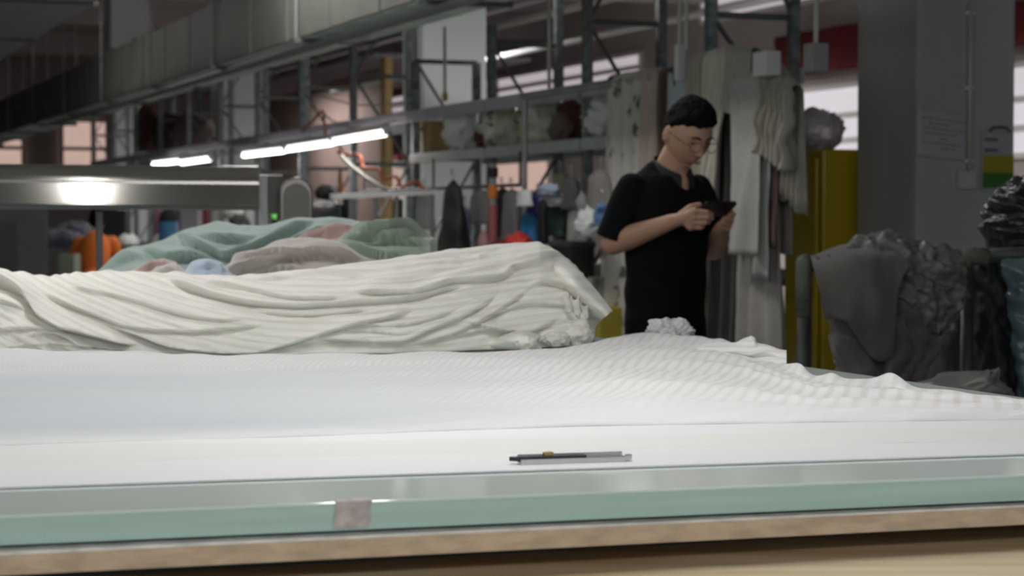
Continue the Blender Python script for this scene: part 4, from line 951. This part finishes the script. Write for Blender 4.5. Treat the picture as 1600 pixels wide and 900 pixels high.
traced_mass('grey_fabric_bundle', 'bundle of grey fabric slung over the dark trolley rail', [(400, 1272, 1330), (420, 1276, 1400), (440, 1280, 1430), (500, 1290, 1455), (540, 1300, 1470), (580, 1312, 1450), (640, 1318, 1440), (760, 1325, 1435), (900, 1330, 1430)], 6.0, .17, M_gc, 'fabric', 3, 4, .05, ((4.2, .12, .05), (4.9, .10, .06), (5.4, .12, .04)))
ov = MB(); patch(ov, [[(1268, 402, 6.08), (1320, 385, 6.1), (1380, 372, 6.1), (1420, 385, 6.05)], [(1272, 420, 5.92), (1315, 410, 5.86), (1370, 400, 5.84), (1425, 410, 5.88)], [(1284, 470, 5.84), (1318, 490, 5.79), (1350, 470, 5.78), (1405, 450, 5.80)], [(1290, 500, 5.84), (1322, 498, 5.80), (1365, 560, 5.80), (1390, 560, 5.84)]], 40, 40, .006)
for i_, v_q in enumerate(ov.v): ov.v[i_] = v_q + Vector((0, -1, .2)) * (.030 * nz(v_q.x * 9 + v_q.z * 3, v_q.z * 3, 2) + .014 * nz(v_q.x * 22, v_q.z * 9, 6))
ov.build('grey_fabric_flap', M_gc, None, True, label='loose grey flap folded over the front of the trolley bundle', cat='fabric')
M_plg = mat('dusty plastic wrap', (.17, .17, .165), .45, bump=1.0, bscale=16, var=.3, vscale=12, trans=.15)
pw = MB(); c = P(1422, 445, 5.98)
pw.ell(c, (.165, .13, .135), 70, 50, crum(3.2, .30, 9)); pw.ell(P(1375, 402, 5.98), (.11, .10, .075), 50, 30, crum(3, .3, 5)); pw.ell(P(1460, 470, 5.97), (.07, .09, .10), 50, 30, crum(3, .35, 2)); pw.remesh(.007, 1, .4)
pw.build('plastic_wrap', M_plg, None, False, label='crumpled dusty plastic wrap bulging on top of the grey bundle', cat='plastic')
traced_mass('black_bag', 'black plastic bag of goods standing high at the right edge', [(275, 1592, 1612), (290, 1572, 1640), (315, 1545, 1680), (350, 1534, 1700), (385, 1544, 1700), (398, 1560, 1690)], 6.35, .16, mat('black plastic film', (.018, .022, .026), .25, bump=.9, bscale=14), 'bag', 5, 6, .035)
traced_mass('black_cloth_load', 'black cloth load hanging inside the trolley at the right edge', [(408, 1522, 1570), (440, 1515, 1572), (520, 1520, 1585), (600, 1528, 1590), (760, 1530, 1600)], 6.25, .10, mat('black cloth', (.010, .014, .016), .7), 'cloth', 8, 3, .03)
traced_mass('teal_film', 'teal tinted plastic film hanging at the right frame edge', [(404, 1564, 1700), (440, 1572, 1700), (520, 1580, 1700), (600, 1588, 1700), (760, 1590, 1700)], 6.12, .05, mat('teal plastic film', (.09, .14, .16), .3, bump=.8, bscale=10), 'plastic', 11, 6, .03)
traced_mass('plastic_sheet', 'crumpled clear sheet low beside the table at the right', [(578, 1540, 1552), (590, 1480, 1560), (604, 1440, 1572), (640, 1436, 1580), (720, 1440, 1585)], 5.4, .12, mat('clear grey sheet', (.20, .20, .19), .4, bump=.7, bscale=14), 'plastic', 14, 6, .03)
traced_mass('dark_grey_carton_bag', 'dark grey sack standing behind the plastic sheet by the trolley', [(515, 1450, 1500), (530, 1448, 1502), (600, 1446, 1504), (760, 1446, 1504)], 6.5, .06, mat('dark grey sack', (.13, .13, .13), .8), 'bag', 15, 3, .01)

# ------------------------------------------------------------------ hanging tube lamps and cables on the rack
M_tube = mat('lit fluorescent tube', (.9, .9, .9), .3, emit=(1, .98, .96), estr=5)
UL_ = 4.0
def zl(px, py): return PU(px, py, UL_).z
for n_, (x0, y0, x1, y1) in enumerate(((602, 209, 522, 222), (518, 224, 450, 234), (444, 236, 381, 243), (328, 249, 284, 255), (284, 252, 240, 257))):
    p0, p1 = PU(x0, y0, UL_), PU(x1, y1, UL_)
    lb = ['nearest lit tube lamp under the rack beam, beside the brown board', 'second lit tube lamp from the brown board', 'third lit tube lamp from the brown board', 'lit tube lamp just above the ochre patch of the steel beam', 'farthest lit tube lamp half hidden behind the steel beam'][n_]
    e = thing('tube_lamp', lb, 'lamp', (p0 + p1) / 2, 'lit tube lamps under the rack beam')
    up_ = Vector((0, 0, 1))
    MB().tube([p0, p1], .019, 12).build('tube', M_tube, e, True)
    MB().bar(p0 + up_ * .045, p1 + up_ * .045, .07, .035).build('housing', mat('white lamp housing', (.7, .7, .68), .5), e, bevel=.004)
    for q in (p0, p1): MB().box(q + up_ * .02, (.03, .02, .06)).build('socket', M_white, e)
    for q in (.15, .85):
        r = p0.lerp(p1, q); MB().bar(r + up_ * .06, r + up_ * .06 + B * .135 + up_ * .04, .012, .012).build('bracket', M_steel, e)
    lo = area('lamp_light', (p0 + p1) / 2 - up_ * .03, .05, 1.1, 4, (0, 0, TH)); lo.parent = e; lo.location = (0, 0, -.03)
M_or = mat('orange coiled hose', (.80, .16, .06), .5); M_cab = mat('grey cable', (.42, .42, .38), .6)
def cable(name, label, pts, u, r, m, cat, n=60, per=None):
    pp = catmull([PU(x, y, u) for x, y in pts], n); return MB().tube(pp, r, 8).build(name, m, None, True, label=label, cat=cat)
cable('air_hose', 'orange wavy air hose running from the lamps to the white pillar', [(528, 236), (545, 242), (562, 244), (568, 262), (592, 264), (600, 279), (618, 276), (628, 292), (640, 286), (652, 284), (660, 294)], 3.9, .011, M_or, 'hose', 120)
cable('power_cable', 'thick grey cable sagging from the lamps to the white pillar', [(530, 238), (545, 256), (570, 276), (595, 292), (615, 300)], 3.93, .012, M_cab, 'cable')
cable('thin_cable', 'thin pale cable slung between rack uprights above the lamps', [(500, 150), (530, 158), (560, 164), (600, 163), (645, 156)], 4.1, .005, M_cab, 'cable')
cable('red_hose', 'faded red hose loop hooked over the rack beam above the lamps', [(472, 205), (488, 190), (503, 174), (507, 190), (508, 215)], 4.05, .010, mat('faded red hose', (.55, .14, .10), .6), 'hose')
cable('white_wire', 'white wire trailing from the red hose down to the beam', [(503, 172), (515, 186), (540, 196), (575, 204), (600, 200)], 4.04, .006, M_cab, 'wire')
# thin hanging rods with plugs
def rod(px, y0, y1, u, label, plug=None):
    p0, p1 = PU(px, y0, u), PU(px, y1, u); p0 = Vector((p1.x, p1.y, p0.z)); p0.z = ZC if y0 <= 0 else p0.z
    e = thing('drop_cable', label, 'cable', p1)
    MB().tube([p0, p1], .010, 8).build('cord', mat('pale cord', (.5, .49, .45), .6), e)
    if plug: MB().box(p1 - Vector((0, 0, plug[1] / 2)), (plug[0], plug[0], plug[1])).build('plug', plug[2], e, bevel=.005)
    return e
M_gpl = mat('grey plug box', (.30, .29, .29), .5)
rod(1275, -5, 68, 4.0, 'drop cable with grey socket box before the red banner', (.075, .115, M_gpl))
rod(1062, -5, 70, 3.95, 'drop cable with white plug above the hanging fabrics', (.04, .16, mat('white plug', (.62, .62, .62), .5)))
rod(1072, -5, 78, 3.92, 'pale drop rod right of the white plug cable', None)
rod(695, 42, 145, 4.0, 'pale drop cable before the white pillar', (.03, .05, M_card))
rod(858, -5, 138, 4.05, 'pale drop rod beside the perforated upright', None)

# red and white alarm light on the white pillar
al = PU(628, 250, 4.70); AL = thing('alarm_light', 'small red and white alarm light on the white pillar', 'light', al)
MB().box(al + Vector((0, 0, .02)) - B * .03, (.05, .09, .045)).build('lens', mat('red lens', (.42, .04, .03), .4), AL, bevel=.005); MB().box(al - Vector((0, 0, .035)) - B * .03, (.05, .1, .06)).build('housing', M_white, AL, bevel=.005)
# ochre board beside the pillar
b0 = PU(604, 350, 4.9); MB().box(Vector((b0.x, b0.y, 1.28)), (.06, .14, 2.56)).build('brown_board', mat('ochre brown board', (.35, .23, .09), .8, var=.15), None, label='tall ochre brown board standing against the white pillar', cat='board')
# white metal stand with wire sides
ws = thing('white_stand', 'white metal side stand with a flat rail beside the white pillar', 'stand', UV(3.6, 11.7, 0))
q0_, q1_ = P(518, 307, 11.2), P(680, 300, 11.6)
MB().bar(q0_, q1_, .04, .030).build('rail', mat('white enamel', (.88, .89, .88), .4), ws)
for t in (.18, .42, .62, .97):
    r = q0_.lerp(q1_, t); MB().tube([(r.x, r.y, 0), (r.x, r.y, r.z)], .013, 8).build('post', M_steel, ws)
for t in (.3, .5, .75):
    z = q0_.z * t; MB().bar(Vector((q0_.lerp(q1_, .18).x, q0_.lerp(q1_, .18).y, z)), Vector((q0_.lerp(q1_, .97).x, q0_.lerp(q1_, .97).y, z)), .012, .012).build('cross_rod', M_steel, ws)
blob('orange_strip_rag', 'orange brown rag over the rail of the white stand', 'rag', 532, 3.72, q0_.z + .01, (.012, .03, .10), mat('orange rag', (.5, .2, .05), .8), 3)
blob('white_rag', 'white rag bunch under the rail of the white stand', 'rag', 518, 3.75, 1.16, (.05, .08, .12), M_wbag, 5)

# ------------------------------------------------------------------ air duct
M_duct = mat('dusty galvanised duct', (.135, .135, .118), .6, .3, var=.25, vscale=2.5, bump=.1, bscale=3)
M_duct_lit = mat('duct underside', (.74, .84, .79), .6, .0, var=.25, vscale=3)  # paler than the sides: light from below is put into the colour
U1, U2, ZD0, ZD1 = 3.3, 3.77, 2.40, 2.85
DT = thing('air_duct', 'long rectangular galvanised air duct hanging diagonally over the hall', 'duct', UV((U1 + U2) / 2, 20, ZD0))
mb = MB(); mb.box(UV((U1 + U2) / 2, 22.5, (ZD0 + ZD1) / 2), (U2 - U1, 32, ZD1 - ZD0)); mb.build('duct_body', M_duct, DT)
for k in range(32):
    v = 6.6 + k; MB().box(UV((U1 + U2) / 2, v, (ZD0 + ZD1) / 2), (U2 - U1 + .012, .022, ZD1 - ZD0 + .012)).build('stiffening_rib', M_duct, DT)
MB().box(UV((U1 + U2) / 2, 22.5, ZD0 - .006), (U2 - U1 - .03, 31.8, .006)).build('underside', M_duct_lit, DT)
for k in range(13):
    v = 7.4 + k * 2.45; mb = MB(); mb.box(UV((U1 + U2) / 2, v, ZD0 - .02), (U2 - U1 + .06, .035, .03))
    mb.build('support_bar', M_brace, DT)
    for u in (U1 - .02, U2 + .02): MB().tube([UV(u, v, ZD0 - .02), UV(u, v, ZC)], .008, 6).build('hanger_rod', M_steel, DT)
for k in range(7):
    v = 9.4 + k * 2.6; mb = MB(); c = UV((U1 + U2) / 2, v, ZD0 - .02)
    for r, z in ((.13, 0), (.10, -.012), (.06, -.018)):
        mb.tube([c + B * (r * math.cos(t)) + A * (r * math.sin(t)) + Vector((0, 0, z)) for t in np.linspace(0, 2 * math.pi, 25)], .010, 6, False)
    mb.build('air_outlet', mat('pale outlet ring', (.6, .6, .6), .4), DT, True)
# conduit bundle along the lower inner edge of the duct
cb_ = MB()
for k in range(3): cb_.tube([UV(U1 + .06 + k * .05, 6.8, ZD0 - .05), UV(U1 + .06 + k * .05, 24, ZD0 - .05)], .011, 8)
cb_.build('conduit_run', M_steel, DT)
# second duct upper left and a cross duct
D2 = thing('air_duct', 'second pale duct high at the upper left of the hall', 'duct', UV(1.6, 14, 2.75))
MB().box(UV(1.65, 17.5, 2.87), (.9, 17, .5)).build('duct_body', mat('pale blue grey duct', (.34, .38, .38), .5, .3, var=.15), D2)
for k in range(6): MB().box(UV(1.65, 10 + k * 2.8, 2.87), (.93, .04, .53)).build('flange', M_duct, D2)
for k in range(3): MB().tube([UV(1.9, 11 + k * 4.5, 3.1), UV(1.9, 11 + k * 4.5, ZC)], .01, 6).build('hanger_rod', M_steel, D2)
D3 = thing('cross_duct', 'flat grey duct crossing behind the long diagonal duct', 'duct', UV(-1, 27, 2.83))
MB().box(UV(-1.0, 27, 2.95), (8.2, .5, .24)).build('duct_body', M_steel, D3)
for k in range(6): MB().tube([UV(-4.8 + k * 1.5, 26.72, 2.9), UV(-4.8 + k * 1.5, 26.72, ZC)], .018, 6).build('hanger_rod', M_steel, D3)
for k in range(6): MB().bar(UV(-4.8 + k * 1.5, 26.7, 3.0), UV(-4.8 + k * 1.5 - .45, 26.7, 4.0), .02, .02).build('stay', M_steel, D3)

# ------------------------------------------------------------------ steel beam of the spreading machine
M_stain = mat('brushed stainless steel', (.40, .385, .35), .12, .95, var=.12, vscale=1.5)
YM = 7.6
sb = thing('spreading_machine', 'stainless steel beam of a spreading machine across the table behind the heaps', 'machine', Vector((P(200, 320, YM).x, YM, ZT)))
pr0, pr1 = P(-420, 284, YM - .28), P(404, 290.5, YM); dr = (pr1 - pr0).normalized(); H_ = .0745
prf = []
for t in np.linspace(-90, 90, 15): prf.append((-.03 - .075 * math.cos(math.radians(t)), H_ * math.sin(math.radians(t)) + 0))
prf = [(.06, -H_), (-.088, -H_), (-.0725, .004)] + [(-.012 - .0605 * math.cos(t), .004 + (H_ - .004) * math.sin(t)) for t in np.linspace(.15, math.pi / 2 - .1, 14)] + [(.03, H_ * .9)]
nrm2 = Vector((-dr.y, dr.x, 0))
rg = []
for e_ in (pr0, pr1): rg.append([e_ + nrm2 * a_ + Vector((0, 0, b2_)) for a_, b2_ in prf])
MB().rings(rg).build('beam', M_stain, sb, False)
MB().bar(pr0 - Vector((0, 0, H_ + .010)) - nrm2 * .04, pr1 - Vector((0, 0, H_ + .010)) - nrm2 * .04, .04, .018).build('lower_rail', M_dsteel, sb)
pe = P(404, 306, YM - .10); MB().box((pe.x, pe.y + .1, (pe.z + ZT + .0) / 2 + .04), (.035, .05, pe.z - ZT + .08)).build('end_post', mat('pale steel', (.45, .45, .43), .4, .6), sb, bevel=.003)
pe2 = P(155, 330, YM - .04); MB().box((pe2.x, pe2.y, (pe2.z + ZT) / 2), (.022, .03, pe2.z - ZT)).build('post', M_dsteel, sb)
oc = P(290, 285, YM - .10); us = []
for (x, z) in ((-.055, .045), (-.050, -.0), (-.035, -.038), (-.012, -.052), (.014, -.052), (.038, -.030), (.052, .005), (.060, .045)): us.append(oc + dr * x + Vector((0, 0, z)) - nrm2 * (.004 if z < .02 else -.008))
MB().prism([p - nrm2 * .0 for p in us], nrm2 * .03).build('ochre_tape', mat('ochre tape', (.30, .20, .05), .6, var=.3, vscale=30), sb, label='ochre brown tape patch')
pl_ = P(424, 304, YM + .02); MB().box((pl_.x, pl_.y, pl_.z), (.085, .05, .15)).build('side_plate', mat('dark brown steel', (.13, .12, .11), .4, .6), sb, bevel=.006)
# arched cover
arch = []; ac = P(463, 312, YM - .02)
for t in np.linspace(0, math.pi, 18): arch.append((.064 * math.cos(t), .025 + .062 * math.sin(t)))
ol_ = [(.064, -.085)] + arch + [(-.064, -.085)]
MB().prism([ac + dr * x + Vector((0, 0, z)) for x, z in ol_], nrm2 * .35).build('arched_cover', mat('dark brushed steel', (.22, .20, .185), .3, .9), sb, bevel=.008)
ol2 = [(x * .78, z * .80 - .008) for x, z in ol_]
MB().prism([ac + dr * x + Vector((0, 0, z)) - nrm2 * .006 for x, z in ol2], nrm2 * .01).build('cover_face', mat('dull grey steel face', (.16, .155, .14), .5, .5), sb, bevel=.003)
MB().box((ac.x, ac.y + .18, (ZT + ac.z - .085) / 2), (.05, .05, ac.z - .085 - ZT)).build('cover_stand', M_dsteel, sb)

# ------------------------------------------------------------------ far left workshop: machine, workers, clutter
M_far = mat('dark green grey machine paint', (.055, .058, .052), .5, var=.3)
fm_ = thing('far_machine', 'dark boxy machine with two panels at the left frame edge', 'machine', P(20, 380, 15) * 1); fm_.location.z = 0
cfm = P(20, 380, 15)
MB().box((cfm.x - .12, cfm.y + .3, .68), (.55, .5, 1.36)).build('body', M_far, fm_, bevel=.02)
for dx in (-.20, .06): MB().box((cfm.x - .12 + dx, cfm.y + .02 + dx * .38, 1.03), (.16, .02, .40)).build('panel', mat('machine panel', (.02, .02, .02), .4), fm_, bevel=.004)
def worker(px, py_sh, Y, label, shirt, facing, lean=.12, w_=.20, seat=True, hairc=M_hair, scale=1.0):
    s0 = P(px, py_sh, Y); zs = s0.z - .03; base = Vector((s0.x, s0.y, 0)); Fx = Vector((math.sin(facing), -math.cos(facing), 0)); Lx = Vector((math.cos(facing), math.sin(facing), 0)); Uz = Vector((0, 0, 1))
    def Q(x, y, z): return base + Lx * x + Fx * y + Uz * z
    e = thing('person', label, 'person', base)
    hip = zs - .45; bd = MB()
    bd.ell(Q(0, lean + .07, zs + .17), (.075, .09, .11), 20, 14, None, (Lx, Fx, Uz)); bd.capsule(Q(0, lean * .8, zs), .05, Q(0, lean + .04, zs + .1), .045)
    bd.ell(Q(0, lean * .5, zs - .2), (.14, .09, .24), 20, 12, None, (Lx, Fx, Uz))
    for s_ in (-1, 1):
        bd.capsule(Q(s_ * .15, lean * .8, zs - .03), .045, Q(s_ * .24, lean * .8 + .06, zs - .28), .038); bd.capsule(Q(s_ * .24, lean * .8 + .06, zs - .28), .038, Q(s_ * .15, lean + .32, zs - .26), .026)
        pm = Q(s_ * .145, lean + .36, zs - .26); bd.ell(pm, (.035, .045, .014), 12, 8, None, (Lx, Fx, Uz))
        for f_ in range(4): bd.capsule(pm + Lx * ((f_ - 1.5) * .017), .009, pm + Lx * ((f_ - 1.5) * .019) + Fx * (.075 - .008 * abs(f_ - 1.5)) - Uz * .012, .007, 8)
        bd.capsule(pm - Lx * s_ * .02, .011, pm - Lx * s_ * .055 + Fx * .03, .008, 8)
        bd.capsule(Q(s_ * .09, 0, hip), .075, Q(s_ * .12, .40, max(.42, hip - .03)), .055); bd.capsule(Q(s_ * .12, .40, max(.42, hip - .03)), .052, Q(s_ * .12, .38, .09), .035); bd.capsule(Q(s_ * .12, .33, .045), .04, Q(s_ * .12, .50, .04), .035)
    bd.remesh(.012, 2); bd.build('body', M_skin, e, True)
    sh = MB(); sh.ell(Q(0, lean * .45, zs - .2), (w_ * .86, .125, .27), 24, 16, None, (Lx, Fx, Uz)); sh.ell(Q(0, lean * .8, zs - .06), (w_, .10, .09), 24, 12, None, (Lx, Fx, Uz)); sh.ell(Q(0, 0, hip + .03), (.16, .13, .1), 20, 10, None, (Lx, Fx, Uz))
    for s_ in (-1, 1): sh.tube([Q(s_ * .14, lean * .8, zs - .02), Q(s_ * .17, lean * .8, zs - .05), Q(s_ * .225, lean * .8 + .04, zs - .20)], [.055, .062, .060], 16)
    sh.remesh(.013, 3); sh.build('shirt', shirt, e, True)
    tq = MB()
    for s_ in (-1, 1): tq.capsule(Q(s_ * .09, 0, hip), .09, Q(s_ * .12, .40, max(.42, hip - .03)), .07); tq.capsule(Q(s_ * .12, .40, max(.42, hip - .03)), .068, Q(s_ * .12, .385, .16), .055)
    tq.remesh(.016, 2); tq.build('trousers', M_trous, e, True)
    def hfn(p, q):
        mk = 1 if (p.z > -.03 - .06 * max(0, -q.y) + .09 * max(0, q.y)) else 0; return p * (1.13 * mk + .9 * (1 - mk))
    MB().ell(Q(0, lean + .065, zs + .175), (.078, .092, .112), 26, 20, hfn, (Lx, Fx, Uz)).build('hair', hairc, e, True)
    zs_ = hip - .1
    st_ = thing('stool', 'plain dark stool under the ' + label.split(' bent')[0].split(' seated')[0], 'stool', base)
    MB().box(base + Uz * (zs_ - .02), (.34, .34, .04)).build('seat', M_dk, st_, bevel=.01)
    for a_ in (-1, 1):
        for b3 in (-1, 1): MB().bar(base + B * a_ * .13 + A * b3 * .13, base + B * a_ * .13 + A * b3 * .13 + Uz * (zs_ - .04), .03, .03).build('leg', M_dsteel, st_)
    return e
worker(146, 366, 20, 'worker in orange shirt seated with the back turned and head bent forward', mat('orange shirt', (.82, .20, .03), .8), math.radians(185), .26, .185)
worker(243, 372, 18.5, 'worker in white shirt seated behind the mint heap', mat('white shirt', (.68, .70, .70), .8), math.radians(150), .12, .14)
# sewing benches behind
for n_, (px, py, Y, wd, lb) in enumerate(((86, 390, 23.0, 1.2, 'dark sewing bench heaped with bluish cloth, left of the orange worker'), (222, 386, 20.6, .5, 'dark sewing bench right of the orange worker'))):
    c = P(px, py, Y); e = thing('sewing_bench', lb, 'table', Vector((c.x, c.y, 0)))
    MB().box(c, (wd, .6, .04)).build('bench_top', M_dsteel, e)
    for a_ in (-1, 1):
        for b3 in (-1, 1): MB().box(Vector((c.x, c.y, c.z / 2 - .01)) + B * a_ * (wd / 2 - .06) + A * b3 * .24, (.05, .05, c.z - .02)).build('leg', M_dsteel, e)
def far_blob(name, label, cat, px, py, Y, r, m, seed=0, sc=2.5, am=.3, zmin=None):
    mb = MB(); c = P(px, py, Y); mb.ell(c, r, 30, 20, crum(sc, am, seed)); return mb.build(name, m, None, True, label=label, cat=cat)
M_nav = mat('blue grey cloth', (.13, .14, .20), .9, col2=(.30, .30, .33), vscale=6, bump=.3)
far_blob('cloth_pile', 'long bluish grey cloth pile on the dark sewing bench', 'cloth', 92, 374, 23.5, (.36, .22, .12), M_nav, 3)
far_blob('cloth_pile', 'smaller bluish cloth pile higher at the right of the long pile', 'cloth', 115, 360, 23.7, (.26, .2, .11), M_nav, 8)
far_blob('white_cloth_pile', 'small whitish cloth pile right of the orange worker', 'cloth', 200, 378, 20.6, (.11, .14, .08), M_wbag, 4)
def far_box(name, label, cat, x0, x1, y0, y1, Y, m, floor_=False, dep=.3, split=None):
    p, q = P(x0, y1, Y), P(x1, y0, Y); z0 = 0 if floor_ else p.z
    c = Vector(((p.x + q.x) / 2, Y + dep / 2, (z0 + q.z) / 2)); return MB().box(c, (abs(q.x - p.x), dep, q.z - z0), (Vector((1, 0, 0)), Vector((0, 1, 0)), Vector((0, 0, 1)))).build(name, m, None, label=label, cat=cat, bevel=.01)
far_box('green_chair_back', 'pale green plastic box standing left of the orange worker', 'box', 91, 116, 397, 470, 19.5, mat('pale green plastic', (.26, .30, .22), .6), True)  # plain box shape used for a chair back
far_box('dark_cabinet', 'dark cabinet standing behind the orange worker', 'cabinet', 160, 196, 328, 450, 21.6, mat('black cabinet paint', (.02, .022, .024), .5), True)
far_box('white_box_unit', 'white box shaped unit behind the peak of the mint heap', 'cabinet', 281, 309, 322, 420, 18, mat('off white enamel', (.40, .38, .40), .6), True)
far_box('red_screen', 'narrow red screen beside the white box shaped unit', 'screen', 311, 324, 322, 420, 18.3, mat('red enamel', (.28, .02, .02), .6), True, .1)
far_box('pink_screen', 'narrow pink screen beside the blue round bin', 'screen', 240, 251, 322, 420, 18.6, mat('dusty pink enamel', (.42, .20, .26), .6), True, .1)
bb = P(263, 372, 17.5); bt = thing('blue_bin', 'round blue bin with dark lid behind the mint heap', 'bin', (bb.x, bb.y, 0))  # bin shape stands in for a person seen from behind
MB().tube([(bb.x, bb.y, 0), (bb.x, bb.y, 1.0), (bb.x, bb.y, 1.22)], [.08, .09, .085], 20).build('body', mat('blue bin plastic', (.06, .20, .36), .5), bt, True)
MB().tube([(bb.x, bb.y, 1.22), (bb.x, bb.y, 1.30), (bb.x, bb.y, 1.34)], [.075, .07, .03], 20).build('lid', M_dk, bt, True)
far_box('pale_post', 'pale grey post rising behind the right of the steel beam', 'post', 384, 394, 326, 470, 14, mat('pale grey enamel', (.40, .40, .40), .6), True, .05)
far_box('green_panel_board', 'tiny bright green board under the end of the steel beam', 'board', 424, 440, 325, 343, 13.5, mat('bright green', (.22, .90, .16), .6), False, .03)
gp = P(432, 343, 13.52)
far_box('machine_cabinet', 'dark machine cabinet supporting the bright green board', 'cabinet', 414, 476, 343, 470, 13.55, M_far, True, .4)
lp = P(363, 334, 16); lt = thing('shaded_lamp', 'white dome lampshade on a dark stand behind the mint heap', 'lamp', (lp.x, lp.y, 0))
MB().tube([lp + Vector((0, 0, -.045)), lp + Vector((0, 0, -.01)), lp + Vector((0, 0, .03)), lp + Vector((0, 0, .05))], [.05, .085, .088, .02][::1], 20).build('shade', mat('white shade', (.62, .62, .58), .5), lt, True)
MB().tube([(lp.x, lp.y + .02, 0), (lp.x, lp.y + .02, lp.z - .03)], .015, 8).build('pole', M_dsteel, lt); MB().tube([(lp.x, lp.y + .02, 0), (lp.x, lp.y + .02, .03)], .15, 20).build('base', M_dsteel, lt)
far_blob('black_bag_pile', 'black cloth bulge under the white dome lampshade', 'cloth', 374, 350, 13.0, (.07, .1, .06), M_black, 4)
# black fan-like machine right of arched cover
far_box('dark_workbench', 'dark workbench right of the arched steel cover', 'table', 490, 530, 318, 470, 13.4, mat('blue black enamel', (.04, .045, .055), .5, var=.4, vscale=12), True, .4)
far_blob('black_hat', 'black rounded cloth cover on top of the dark workbench', 'cover', 511, 301, 13.4, (.080, .10, .055), M_black, 4, 2, .15)
far_blob('grey_bag', 'grey bundle on the dark workbench front', 'bundle', 505, 322, 13.2, (.07, .08, .04), M_gry, 6)
far_box('dark_shelf_unit', 'dark shelf unit beyond the white metal stand', 'shelf', 536, 548, 310, 470, 13.6, M_dk, True, .3)
# pink lit wall panels far behind (pale curtains)
def far_wall(name, label, x0, x1, y0, y1, Y, m): return far_box(name, label, 'curtain', x0, x1, y0, y1, Y, m, False, .06)
M_pc = mat('pale peach curtain', (.85, .60, .50), .8, emit=(.9, .62, .52), estr=.25)
# goods stored high on the far rack bays
for (px, z, r, m, lb) in ((236, 1.98, (.2, .35, .28), M_mar, 'dark maroon roll pile on top of the far rack bay'), (262, 1.98, (.2, .5, .22), mat('dark umber cloth', (.06, .04, .035), .9), 'dark umber cloth pile on the far rack bay'), (300, 1.98, (.2, .5, .18), mat('mauve brown cloth', (.16, .12, .12), .9), 'mauve brown cloth pile nearest the third pillar')):
    v = v_of(px, 4.4); mb = MB(); mb.ell(UV(4.42, v, z + r[2]), r, 26, 18, crum(2, .25, px), (B, A, Vector((0, 0, 1)))); mb.build('cloth_pile', m, None, True, label=lb, cat='cloth')
